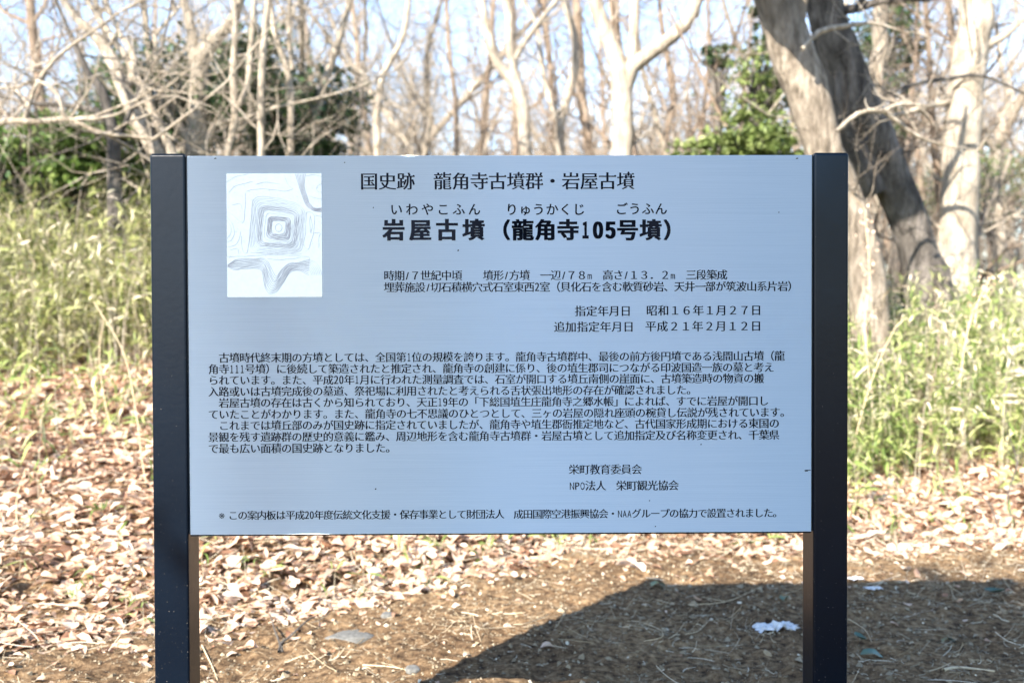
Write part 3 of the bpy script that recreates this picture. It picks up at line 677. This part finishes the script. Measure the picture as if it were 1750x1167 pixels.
# --- left trees
traced_tree([[(330, 340, 44), (333, 262, 36), (337, 200, 32), (338, 140, 30), (345, 98, 28), (372, 62, 22), (400, 30, 18), (420, -50, 15)], [(340, 120, 24), (328, 70, 19), (322, 30, 16), (300, -40, 12)], [(338, 262, 20), (322, 235, 18), (300, 210, 14), (278, 180, 11)], [(345, 255, 12), (362, 225, 10), (372, 212, 9), (410, 205, 6)]],
            12.0, M_PALE, 'stout pale tree forking above the left end of the board', 140, twigs=16, tl=1.5, tr=.016, sides=12)
traced_tree([[(290, 340, 36), (268, 262, 31), (245, 225, 28), (215, 160, 25), (196, 112, 24), (165, 62, 18), (130, 30, 14), (90, -30, 10)], [(305, 300, 22), (288, 250, 18), (262, 195, 14), (232, 130, 12), (210, 90, 12), (175, 40, 10), (140, -10, 7)], [(215, 160, 16), (230, 100, 13), (205, 60, 9)]],
            11.2, M_PALE, 'pale tree with twin stems leaning far left beside the left post', 141, twigs=24, tl=1.6, tr=.016, sides=12)
traced_tree([[(197, 400, 30), (196, 330, 25), (194, 250, 23), (186, 200, 18), (172, 150, 16), (150, 125, 12), (120, 60, 8)], [(190, 215, 14), (165, 190, 12), (110, 180, 10), (50, 176, 7), (-20, 160, 5)], [(196, 240, 12), (215, 210, 9), (240, 150, 6)]],
            10.6, M_DARK, 'dark trunk with a crooked level bough at the left', 142, twigs=16, tl=1.2)
traced_tree([[(447, 340, 15), (447, 262, 13), (446, 190, 13), (448, 110, 12), (455, 40, 11), (462, -50, 9)]], 10.9, M_PALE, 'straight pale sapling left of centre above the board', 143, twigs=10, tl=1.2)
traced_tree([[(385, 330, 14), (390, 262, 11), (402, 200, 13), (398, 130, 12), (402, 60, 10), (395, -50, 8)], [(402, 190, 11), (422, 150, 9), (428, 90, 9), (434, 10, 8)]], 11.6, M_PALE, 'crooked pale sapling forking between the stout tree and the straight sapling', 144, twigs=12, tl=1.2)
traced_tree([[(500, 330, 14), (496, 240, 11), (498, 160, 11), (488, 110, 10), (470, 60, 9), (462, 0, 8)], [(500, 120, 8), (494, 60, 8), (496, -40, 7)]], 12.8, M_PALE, 'pale sapling with two stems right of the straight sapling', 145, twigs=12, tl=1.4)
traced_tree([[(252, 330, 14), (255, 200, 12), (256, 110, 11), (250, 50, 11), (240, -50, 9)]], 12.6, M_PALE, 'pale upright sapling behind the twin leaning stems', 146, twigs=14, tl=1.4)
traced_tree([[(-40, 420, 22), (-30, 300, 20), (-20, 215, 14), (60, 208, 10), (120, 204, 9), (150, 218, 8), (182, 230, 7)], [(40, 210, 8), (60, 150, 7), (95, 100, 6), (150, 60, 5)], [(110, 204, 7), (98, 160, 7), (62, 138, 6), (30, 150, 5)]], 9.8, M_PALE, 'pale tree reaching in from the left edge with a long level bough', 147, twigs=24, tl=1.4, tr=.016)
traced_tree([[(62, 420, 14), (52, 340, 11), (48, 290, 9), (72, 250, 7), (60, 180, 5), (90, 90, 4)]], 11.5, M_BROWN, 'thin crooked brown sapling low at the far left', 148, twigs=26, tl=1.1)

# --- woods behind: two dozen-odd bare trees, copies of four grown ones
def grown_tree(seed, mat, h, r):
    rn = random.Random(seed); root = empty('bare_tree', (0, 0, 0)); Tt = Tubes(); Tw = Tubes()
    pts = [np.array([0, 0, -0.3])]; d = np.array([rn.gauss(0, .06), rn.gauss(0, .06), 1.0])
    for i in range(9):
        d = d + np.array([rn.gauss(0, .11), rn.gauss(0, .11), 0]); pts.append(pts[-1] + d / np.linalg.norm(d) * h / 9)
    rad = [r * (1 - 0.085 * i) for i in range(10)]; rad[0] = r * 1.4
    P, Rr = smooth_path(pts, rad, 0.5); Tt.add(P, Rr, 7, 0.04)
    for k in range(24):
        i = int(len(P) * rn.uniform(0.12, 0.97)); a = rn.uniform(0, 6.28); s = np.array([math.cos(a), math.sin(a), rn.uniform(0.2, 1.3)]); s /= np.linalg.norm(s)
        grow(Tw, np.array(P[i]), s, h * rn.uniform(.16, .34), Rr[i] * rn.uniform(.25, .5), 0, 3, rn, .24, .07, 3)
    Tt.build('trunk', mat, root); Tw.build('branches', mat, root)
    return root
protos = [grown_tree(301, M_PALE, 11, .11), grown_tree(302, M_BROWN, 12, .13), grown_tree(303, M_PALE, 10, .08), grown_tree(304, M_BROWN, 9, .07)]
used = set()
def place_tree(k, x, y, s, rz, label, group):
    src = protos[k]
    if k not in used: used.add(k); o = src
    else:
        o = src.copy(); COL.objects.link(o)
        for ch in list(src.children):
            c = ch.copy(); COL.objects.link(c); c.parent = o
    o.location = (x, y, gz(x, y)); o.rotation_euler = (0, 0, rz); o.scale = (s, s, s); tag(o, label, 'tree', group)
spots = []
for i in range(120):
    D = 19 + 34 * (i / 120) ** 1.0 + rnd.uniform(-1, 1)
    px = (i * 0.618034 % 1) * 1900 - 75 + rnd.uniform(-25, 25)
    x = (px - 875) / FPX * D
    zone = 'left' if px < 500 else ('centre' if px < 1250 else 'right')
    place_tree(i % 4, x, D, rnd.uniform(.75, 1.25), rnd.uniform(0, 6.28),
               {'left': 'slender bare tree among many far back in the wood on the left', 'centre': 'slender bare tree among many far back in the wood above the board', 'right': 'slender bare tree among many far back in the wood on the right'}[zone],
               {'left': 'far bare trees on the left', 'centre': 'far bare trees in the centre', 'right': 'far bare trees on the right'}[zone])
for i in range(9):
    D = 15.5 + 4 * i / 9; px = rnd.uniform(-60, 640); x = (px - 875) / FPX * D
    place_tree((0, 2, 3)[i % 3], x, D, rnd.uniform(.45, .75), rnd.uniform(0, 6.28), 'small bare tree in the tangle behind the bamboo grass on the left', 'small bare trees behind the bamboo grass')
for i in range(14):
    D = 13.5 + 6 * i / 14; px = rnd.uniform(1120, 1850); x = (px - 875) / FPX * D
    place_tree((1, 3, 2)[i % 3], x, D, rnd.uniform(.45, .7), rnd.uniform(0, 6.28), 'small bare tree with fine twigs behind the large right hand trunks', 'small bare trees behind the large trunks')
place_tree(0, -7.3, -2.2, .7, 1.0, 'bare tree left of the viewpoint, nearer the path', 'bare trees beside the path')
# farther still the wood reads as one mass of twigs
T = Tubes(); rn = random.Random(77)
for i in range(230):
    D = rn.uniform(44, 92); x = rn.uniform(-0.62, 0.62) * D; z0_ = gz(x, D); h = rn.uniform(.13, .24) * D; p = np.array([x, D, z0_])
    T.add([p, p + np.array([rn.gauss(0, .3), 0, h * .5]), p + np.array([rn.gauss(0, .6), 0, h])], [.13, .1, .04], 4)
    for k in range(11):
        grow(T, p + np.array([0, 0, h * rn.uniform(.15, .9)]), np.array([rn.gauss(0, .7), rn.gauss(0, .7), 1.0]), h * .34, .06, 1, 3, rn, .25, .05, 3)
tag(T.build('distant_wood', M_PALE), 'far off mass of bare trees closing the view', 'woodland', kind='stuff')

# brushwood thicket at the feet of the wood
T = Tubes()
for i in range(1700):
    px = rn.uniform(-100, 1850); D = rn.choice((15.5, 18, 24, 30)) + rn.uniform(-2.0, 2.0); x = (px - 875) / FPX * D
    top = rn.uniform(0.5, 2.6) * (1.0 if D < 20 else 1.35)
    s = np.array([rn.gauss(0, .5), rn.gauss(0, .4), 1.0]); s /= np.linalg.norm(s)
    grow(T, np.array([x, D, gz(x, D) - .05]), s, top, .012, 1, 2, rn, .3, .04, 3)
tag(T.build('brushwood', M_PALE), 'tangled pale brushwood at the feet of the bare trees', 'brushwood', kind='stuff')

# ------------------------------------------------------------------ evergreen trees
EV = [leaf_template(2, lambda t: 0.26 * math.sin(math.pi * min(max(t, .05), .95)), c, .3) for c in (.3, -.4, .7)]
def evergreen(px, py, D, rx, rz_, mat, label, n_leaf, seed, lobes=26, name='evergreen_tree', lsize=.09, cat='tree', loc=None):
    r_ = np.random.default_rng(seed); c = Vector(loc) if loc else at(px, py, D); D = c.y; g0 = gz(c.x, D)
    root = empty(name, (c.x, D, g0)); tag(root, label, cat)
    rn = random.Random(seed); T = Tubes()
    hz = c.z - g0
    T.add([(0, 0, -.2), (rn.gauss(0, .1), 0, hz * .5), (rn.gauss(0, .15), 0, hz + rz_ * .6)], [.12, .1, .03], 8, .05)
    cen = []
    for k in range(lobes):
        v = r_.normal(0, 1, 3); v /= np.linalg.norm(v); v *= r_.random() ** .45
        q = np.array([v[0] * rx, v[1] * rx * .8, hz + v[2] * rz_]); cen.append(q)
        T.add([(0, 0, max(.1, q[2] - rn.uniform(.4, 1.0))), (q[0] * .5, q[1] * .5, q[2] - .2), tuple(q)], [.03, .02, .008], 4)
    cen = np.array(cen); ci = r_.integers(0, lobes, n_leaf); sp = (r_.uniform(.16, .34, lobes) * min(rx, rz_) * 1.1)[ci]
    P = cen[ci] + r_.normal(0, 1, (n_leaf, 3)) * sp[:, None] * np.array([1, 1, .55])
    # sprays: leaves gather on short shoots
    P += (np.round(P / .22) * .22 - P) * .35
    P[:, 2] = np.maximum(P[:, 2], .12)
    R_ = rot_mats(n_leaf, r_.uniform(0, 6.28, n_leaf), r_.normal(.3, .5, n_leaf), r_.normal(0, .6, n_leaf))
    T.build('trunk', M_DARK, root)
    lob = r_.uniform(-.15, .15, lobes)[ci]
    scatter('crown', EV, leaf_faces(2), P, R_, r_.uniform(.6, 1.3, n_leaf) * lsize, np.clip(r_.beta(2, 2, n_leaf) + lob, 0, 1), mat, root)
    return root
evergreen(275, 190, 12.6, 1.0, .75, M_EVER, 'dark evergreen crown behind the stout pale tree on the left', 7500, 401)
evergreen(525, 195, 14.6, .62, 1.0, M_EVER, 'dark evergreen behind the saplings left of centre', 7000, 402)
evergreen(440, 175, 13.4, .62, .9, M_EVER, 'dark green conical evergreen between the stout tree and the leaning one', 6000, 403)
evergreen(95, 270, 11.6, 1.1, .42, M_EVERL, 'bright green leafy shrub at the far left under the level bough', 13000, 404, name='evergreen_shrub', cat='shrub')
evergreen(20, 335, 11.9, .8, .6, M_EVER, 'dark shrub low at the left edge above the bamboo grass', 12000, 405, name='evergreen_shrub', cat='shrub')
evergreen(205, 340, 12.4, .6, .5, M_EVERL, 'leafy green shrub just left of the left post', 8000, 406, name='evergreen_shrub', cat='shrub')
evergreen(1295, 165, 13.5, .5, .8, M_EVER2, 'sunlit green evergreen left of the broad leaning trunk', 1900, 407, 22)
evergreen(1270, 255, 12.8, .85, .3, M_EVER2, 'low bright green shrub just above the right part of the board', 6000, 408, name='evergreen_shrub', cat='shrub')
evergreen(1232, 95, 14.5, .22, .2, M_EVER, 'small tuft of green leaves on a thin tree at upper right', 900, 409, 8)
evergreen(1525, 110, 18, .55, 1.5, M_EVER, 'green evergreen seen between the leaning trunks and the straight trunk', 5000, 410, 22)
evergreen(1700, 330, 22, 1.6, .9, M_EVERL, 'dull green bush far back at the right edge', 4000, 411, name='evergreen_shrub', cat='shrub')
evergreen(1312, 60, 15, .28, 1.3, M_EVER, 'narrow evergreen column beside the broad leaning trunk', 1600, 412, 18)

# the wood goes on behind the camera: it is what the steel board mirrors low down
ev0 = evergreen(875, 100, 13, 2.6, 3.2, M_EVER, 'broad dark evergreen on the far side of the path', 6000, 450, 30, lsize=.30)
src_kids = list(ev0.children)
for k in range(6):
    if k == 0: o = ev0
    else:
        o = ev0.copy(); COL.objects.link(o)
        for ch in src_kids: c = ch.copy(); COL.objects.link(c); c.parent = o
    a = math.radians((-64, -57, -50, 48, 56, 64)[k]); x_, y_ = 21 * math.sin(a), -19 * math.cos(a) + rnd.uniform(-2, 2)
    sc_ = rnd.uniform(.85, 1.15); o.location = (x_, y_, gz(x_, y_)); o.rotation_euler = (0, 0, rnd.uniform(0, 6)); o.scale = (sc_, sc_, sc_)
    tag(o, 'broad dark evergreen in the belt of trees behind the viewpoint', 'tree', 'evergreens behind the viewpoint')

t_ = 12.5; k_ = math.cos(SUN_EL)  # unseen crown added up the sun direction to shade the lower right soil
evergreen(0, 0, 0, 2.6, 1.25, M_EVER, 'unseen evergreen added behind the viewpoint to shade the lower right soil', 20000, 460, 56, lsize=.26,
          loc=(4.3 - .578 * t_, 3.6 - .816 * t_, t_ * math.tan(SUN_EL)))
evergreen(0, 0, 0, 1.0, .55, M_EVER, 'unseen small evergreen added behind the viewpoint to shade soil at the bottom edge', 9000, 461, 30, lsize=.16,
          loc=(.85 - .578 * 9, 3.15 - .816 * 9, 9 * math.tan(SUN_EL)))  # second unseen crown, added to shade the strip along the bottom edge

# ------------------------------------------------------------------ bamboo grass and tall grass
LN = [leaf_template(3, lance, c, .25, tw) for c, tw in ((.5, .5), (1.0, -.6), (.2, .9), (1.4, .2))]
LN = [[(x_ + .5, y_, z_) for x_, y_, z_ in t] for t in LN]
def stalks(name, label, cat, x, y, h, per, mat, stemmat, lsize, tint0, tint1, start=.15, spread=.10, seed=5):
    r_ = np.random.default_rng(seed); n_ = len(x); lean = r_.normal(0, .14, (n_, 2))
    m_ = n_ * per; k = np.repeat(np.arange(n_), per); t = r_.uniform(start, 1, m_); hh = h[k] * t
    P = np.stack([x[k] + lean[k, 0] * hh * t + r_.normal(0, spread * .2, m_), y[k] + lean[k, 1] * hh * t + r_.normal(0, spread * .2, m_), ground(x[k], y[k]) + hh], 1)
    R_ = rot_mats(m_, r_.uniform(0, 6.28, m_), r_.normal(-.45, .5, m_), r_.normal(0, .5, m_))
    tt = np.clip(tint0 + (tint1 - tint0) * r_.beta(1.6, 1.8, m_) + .14 * vnoise(P[:, 0], P[:, 1], 1.3, 51), 0, 1)
    o = scatter(name, LN, leaf_faces(3), P, R_, r_.uniform(.6, 1.3, m_) * lsize, tt, mat)
    tag(o, label, cat, kind='stuff')
    # stems as thin three-sided rods in the same object
    V, Fc = [], []
    S = 5; tz = np.linspace(0, 1, S); g0 = ground(x, y) - .03
    cx = x[:, None] + lean[:, :1] * h[:, None] * tz[None] ** 2; cy = y[:, None] + lean[:, 1:] * h[:, None] * tz[None] ** 2; cz = g0[:, None] + (h[:, None] + .03) * tz[None]
    rr = .0035 * (1.15 - tz)[None, :, None]; a = np.arange(3) * 2.094
    VV = np.stack([cx[..., None] + rr * np.cos(a), cy[..., None] + rr * np.sin(a), np.broadcast_to(cz[..., None], (n_, S, 3))], -1).reshape(-1, 3)
    bi = (np.arange(n_) * S * 3)[:, None, None]; i = np.arange(S - 1)[None, :, None] * 3; j = np.arange(3)[None, None]; j2 = (j + 1) % 3
    FF = np.stack([bi + i + j, bi + i + j2, bi + i + 3 + j2, bi + i + 3 + j], -1).reshape(-1, 4)
    s = np_mesh(name + '_stems', VV, FF, stemmat, o, np.repeat(r_.uniform(.3, 1, n_), S * 3)); s['kind'] = 'stuff'
    return o
def band(n_, x0, x1, f0, f1, seed):
    r_ = np.random.default_rng(seed); x = r_.uniform(x0, x1, n_); y = f0(x) + (f1(x) - f0(x)) * r_.random(n_); return x, y
x, y = band(3300, -9, -0.8, lambda x: 9.3 + .35 * np.sin(x * 1.7) + (x + 3) * .06, lambda x: 12.6 + 0 * x, 61)
h = np.random.default_rng(62).uniform(.75, 1.75, len(x)) * (1 + .18 * vnoise(x, y, 1.2, 63)) * np.interp(y, [9, 10.2], [.6, 1])
stalks('bamboo_grass', 'dense pale green dwarf bamboo grass covering the bank left of the sign', 'bamboo grass', x, y, h, 15, M_BAMBOO, M_STRAW, .17, 0.10, 0.92)
x, y = band(3000, .4, 10, lambda x: 7.55 + .3 * np.sin(x * 2.1), lambda x: 11.8 + 0 * x, 64)
h = np.random.default_rng(65).uniform(.35, 1.15, len(x)) * np.interp(y, [7.3, 8.6, 12], [.5, 1.0, 1.15]) * (1 + .25 * vnoise(x, y, .9, 66))
stalks('tall_grass', 'sunlit yellow green undergrowth right of the sign at the feet of the trees', 'undergrowth', x, y, h, 19, M_GRASS, M_STRAW, .155, 0.0, 1.0, .08)
x, y = band(900, -9, 9, lambda x: 11.8 + 0 * x, lambda x: 16 + 0 * x, 67)
h = np.random.default_rng(68).uniform(.3, 1.1, len(x))
stalks('undergrowth', 'mixed dry and green undergrowth on the floor of the wood', 'undergrowth', x, y, h, 14, M_GRASS, M_STRAW, .18, 0.2, 1.0)
x, y = band(520, -7, 7, lambda x: 7.0 + .4 * np.sin(x * 2.3), lambda x: 9.7 + 0 * x, 71)
h = np.random.default_rng(72).uniform(.1, .55, len(x))
stalks('dry_grass', 'sparse dry grass and low green blades between fallen leaves and bamboo grass', 'dry grass', x, y, h, 8, M_GRASS, M_STRAW, .17, 0.15, 1.0)
for nm, lab, x0_, x1_, f_, sd in (('dry_reeds', 'pale dry reeds standing among the bamboo grass on the left', -8, -.8, 9.2, 81), ('dry_reeds', 'pale dry reeds standing among the green undergrowth on the right', .6, 8, 7.5, 84)):
    x, y = band(650, x0_, x1_, lambda x: f_ + .3 * np.sin(x * 2), lambda x: f_ + 3 + 0 * x, sd)
    h = np.random.default_rng(sd + 1).uniform(.5, 1.5, len(x)) * (1.1 if x0_ < -5 else .95)
    stalks(nm, lab, 'dry reeds', x, y, h, 5, M_STRAW, M_STRAW, .13, 0.45, 1.1, .3, seed=sd)
# small green sprouts in the leaf litter
x, y = band(380, -5, 6, lambda x: litter_edge(x) + .1, lambda x: 9.2 + 0 * x, 69)
h = np.random.default_rng(70).uniform(.06, .28, len(x))
stalks('litter_sprouts', 'small green sprouts poking out of the fallen leaves', 'sprouts', x, y, h, 6, M_GRASS, M_STRAW, .10, 0.0, .55)

# ------------------------------------------------------------------ dry stalks that stand out one by one
def stalk(path, D, label, seed, head=False, mat=None, wpx=3.0, tw=0):
    rn = random.Random(seed); b = at(*path[0], D); g0 = gz(b.x, b.y)
    root = empty('dry_stalk', (b.x, b.y, g0)); tag(root, label, 'dry stalk', 'dry stalks standing in the undergrowth')
    pts = [at(a, c, D + .03 * i) for i, (a, c) in enumerate(path)]
    pts = [Vector((b.x, b.y, g0 - .03))] + (pts if pts[0].z > g0 + .05 else pts[1:])
    rr = wpx / 2 / FPX * D; P, Rr = smooth_path(pts, list(np.linspace(rr, rr * .5, len(pts))), .06)
    T = Tubes(); T.add(P, Rr, 5); 
    for _ in range(tw):
        i = rn.randrange(len(P) // 2, len(P)); s = np.array([rn.gauss(0, 1), rn.gauss(0, .5), rn.gauss(.7, .4)]); s /= np.linalg.norm(s)
        grow(T, np.array(P[i]), s, .22, rr * .6, 1, 2, rn, .2, .05, 2)
    T.build('stem', mat or M_STRAWS, root, root.location)
    if head:
        r_ = np.random.default_rng(seed); n_ = 40; i = r_.integers(int(len(P) * .7), len(P), n_); PP = np.array([np.array(P[k]) for k in i]) + r_.normal(0, .035, (n_, 3)) - np.array(root.location)
        scatter('seed_head', LIT, leaf_faces(4), PP, rot_mats(n_, r_.uniform(0, 6, n_), r_.normal(0, 1, n_), r_.normal(0, 1, n_)), r_.uniform(.015, .04, n_), r_.uniform(.5, 1, n_), M_LITTER, root)
stalk([(292, 1000), (270, 900), (245, 800), (232, 700), (210, 600), (160, 515)], 6.3, 'long pale grass stem bending left beside the left post', 501)
stalk([(200, 870), (205, 780), (182, 700), (170, 610), (178, 540)], 7.0, 'thin straight pale stem in the leaves left of the bending one', 502, wpx=2.5)
stalk([(340, 900), (300, 800), (262, 755), (225, 748)], 6.6, 'short pale stem arching over next to the left post', 503, wpx=2.5)
stalk([(30, 1060), (36, 960), (28, 860), (44, 800)], 5.6, 'short brown stem at the far left edge', 504, wpx=3)
stalk([(1500, 850), (1492, 700), (1478, 560), (1486, 470), (1478, 360)], 7.9, 'tall pinkish seed stalk close to the right post', 505, True, tw=5)
stalk([(1598, 790), (1590, 690), (1604, 600), (1600, 520)], 8.2, 'reddish dry stem in the middle of the right undergrowth', 506, mat=M_BROWN, tw=3)
stalk([(1660, 800), (1640, 690), (1655, 560), (1690, 480), (1700, 475)], 8.0, 'dry stalk with a pale head near the straight trunk', 507, True, tw=3)
stalk([(1460, 760), (1490, 650), (1530, 560), (1550, 545)], 7.6, 'pale stem slanting away from the right post', 508, wpx=2.5)
stalk([(1735, 900), (1722, 850), (1738, 790), (1722, 740)], 6.9, 'forked dark twig sticking up at the right edge', 509, mat=M_DARK, tw=5, wpx=4)
stalk([(1712, 905), (1690, 860), (1650, 830), (1630, 822)], 6.8, 'dark curved twig leaning left at the right edge', 510, mat=M_DARK, tw=3)
stalk([(1512, 960), (1508, 900), (1500, 850)], 6.4, 'short dark stem in the leaves beside the right post', 511, mat=M_BROWN)

# ------------------------------------------------------------------ things lying on the soil
def on_ground(px, py):
    r = ray(px, py); lo = 3.0; t = lo / r.y
    for _ in range(60):
        p = Vector((0, 0, CAM_H)) + r * t; dz = p.z - gz(p.x, p.y)
        if abs(dz) < .001: break
        t += dz / (-r.z) * .8
    return Vector((p.x, p.y, gz(p.x, p.y)))
def stone(px, py, sx, sy_, sz, label, seed):
    import bmesh
    p = on_ground(px, py); bm = bmesh.new(); bmesh.ops.create_icosphere(bm, subdivisions=3, radius=1); rn = random.Random(seed); ph = rn.random() * 9
    for v in bm.verts:
        c = v.co; k = 1 + .12 * math.sin(c.x * 3 + ph) + .10 * math.sin(c.y * 4 + ph * 2) + .05 * math.sin(c.z * 9 + c.x * 7)
        v.co = Vector((c.x * sx * k, c.y * sy_ * k, min(c.z, .62 + .1 * c.x) * sz * k))
    for f in bm.faces: f.smooth = True
    me = bpy.data.meshes.new('stone'); bm.to_mesh(me); bm.free(); o = link_mesh('stone', me, M_STONE); o.location = p; o.rotation_euler = (0, 0, rn.uniform(-.2, .2)); tag(o, label, 'stone')
stone(598, 1090, .12, .085, .028, 'flat grey stone sunk in the lit soil beside the left post', 1)
stone(706, 1144, .036, .03, .016, 'small flat pale stone on lit soil near the bottom edge', 2)
stone(662, 1051, .035, .03, .018, 'rounded brownish stone at the foot of the leaf bank', 3)
def scrap(px, py, s, label, seed):
    r_ = np.random.default_rng(seed); nX, nY = 16, 10; u, v = np.meshgrid(np.linspace(-1, 1, nX), np.linspace(-1, 1, nY), indexing='ij')
    X_ = u * s * (1 + .25 * r_.normal(0, .5, u.shape)); Y_ = v * s * .55 * (1 + .3 * r_.normal(0, .5, u.shape)) ; Z_ = np.abs(r_.normal(0, 1, u.shape)) * s * .11 * (1.2 - u * u) + .004 + s * .15 * np.abs(np.sin(u * 4 + seed))
    id_ = np.arange(nX * nY).reshape(nX, nY); Fc = np.stack([id_[:-1, :-1], id_[1:, :-1], id_[1:, 1:], id_[:-1, 1:]], -1).reshape(-1, 4)
    o = np_mesh('paper_scrap', np.stack([X_, Y_, Z_], -1).reshape(-1, 3), Fc, M_TISSUE); o.location = on_ground(px, py); o.rotation_euler = (0, 0, .15); tag(o, label, 'paper scrap')
scrap(1327, 1076, .095, 'crumpled white tissue in the shade left of the right post', 1)
scrap(1462, 991, .042, 'small white tissue scrap right beside the right post, nearer the leaves', 2)
scrap(1494, 1014, .04, 'small white tissue scrap just beyond the right post, nearer the camera', 5)
def twig(paths, label, mat=M_BROWN, w=.008, lift=.02):
    P0 = on_ground(*paths[0][0][:2]); T = Tubes()
    for pth in paths:
        pts = []
        for q in pth:
            g_ = on_ground(q[0], q[1]); g_.z += lift * (q[2] if len(q) > 2 else .4); pts.append(g_)
        P, Rr = smooth_path(pts, list(np.linspace(w / 2, w * .25, len(pts))), .03); T.add(P, Rr, 6, .08)
    o = T.build('twig', mat, None, P0); o.location = P0; tag(o, label, 'twig')
twig([[(476, 1116), (478, 1102), (470, 1085, 1), (462, 1064, 2)], [(478, 1104, .5), (500, 1090, 1), (524, 1076, 2), (540, 1066, 2)], [(483, 1115, 0), (480, 1104, .5)]], 'forked grey twig lying on the soil right of the left post', M_DARK, .012)
twig([[(1612, 1146), (1640, 1142), (1700, 1148)]], 'pale split stick lying at the lower right corner', M_STRAWS, .016, .01)
twig([[(1178, 1036), (1240, 1030), (1285, 1012), (1300, 1004)], [(1240, 1030), (1200, 1022)]], 'thin pale curved twig in the shade near the shadow top', M_STRAWS, .004)
twig([[(1100, 1098), (1130, 1092), (1128, 1078), (1090, 1064), (1072, 1064)]], 'looping pale twig in the middle of the shadow', M_STRAWS, .004)
twig([[(1126, 1100), (1155, 1086), (1170, 1066)], [(1150, 1088), (1190, 1082), (1212, 1062)]], 'pale forked stem beside the looping twig in the shadow', M_STRAWS, .004)
twig([[(620, 1139), (660, 1141), (690, 1146), (708, 1156)]], 'thin pale stem curving round the small flat stone', M_STRAWS, .005)
twig([[(1450, 1060), (1478, 1078), (1490, 1100)]], 'thin pale curved stem on shaded soil just right of the right post', M_STRAWS, .004)
twig([[(1540, 1062), (1590, 1046), (1640, 1060)], [(1590, 1046), (1615, 1030)]], 'fine brown twig on shaded soil right of the right post', M_BROWN, .005)
twig([[(345, 1105), (362, 1140), (372, 1165)]], 'short pale stick by the left post at the bottom edge', M_STRAWS, .006)
def fallen(px, py, s, rz, mat, label, t, var=0):
    V = np.array(LIT[var]) * s; o = np_mesh('fallen_leaf', V, leaf_faces(4), mat, None, np.full(len(V), t), True)
    o.location = on_ground(px, py) + Vector((0, 0, .012 + s * .1)); o.rotation_euler = (rnd.uniform(-.2, .2), rnd.uniform(-.2, .2), rz); tag(o, label, 'leaf')
fallen(1124, 1003, .10, .7, M_GREENS, 'single green leaf lying at the tip of the shadow', 1.0)
fallen(1072, 972, .14, -.5, M_LITTER, 'large pale bamboo leaf lying just below the board', .95, 3)
fallen(1090, 978, .12, -.9, M_LITTER, 'pale narrow leaf crossing the large pale one below the board', 1, 3)
fallen(1340, 1024, .08, 1.2, M_GREENS, 'dark green leaf in the shade next to the right post, behind the tissue', .3, 2)
fallen(1490, 1124, .10, .1, M_GREENS, 'blue green leaf on shaded soil low beside the right post', .4, 0)
fallen(1470, 1098, .07, 2.0, M_GREENS, 'small blue green leaf on shaded soil close to the right post', .2, 1)
fallen(1620, 1098, .08, .5, M_GREENS, 'dark green leaf in the middle of the lower right soil', .1, 2)
fallen(1700, 1020, .10, -.4, M_GREENS, 'dark green leaf by the right edge above the pale stick', .2, 1)
fallen(1548, 975, .09, .9, M_LITTER, 'pale tan leaf at the edge of the leaf bank right of the right post', .9, 0)
fallen(410, 1020, .13, -.6, M_LITTER, 'curled dark brown leaf near the left post', .1, 5)
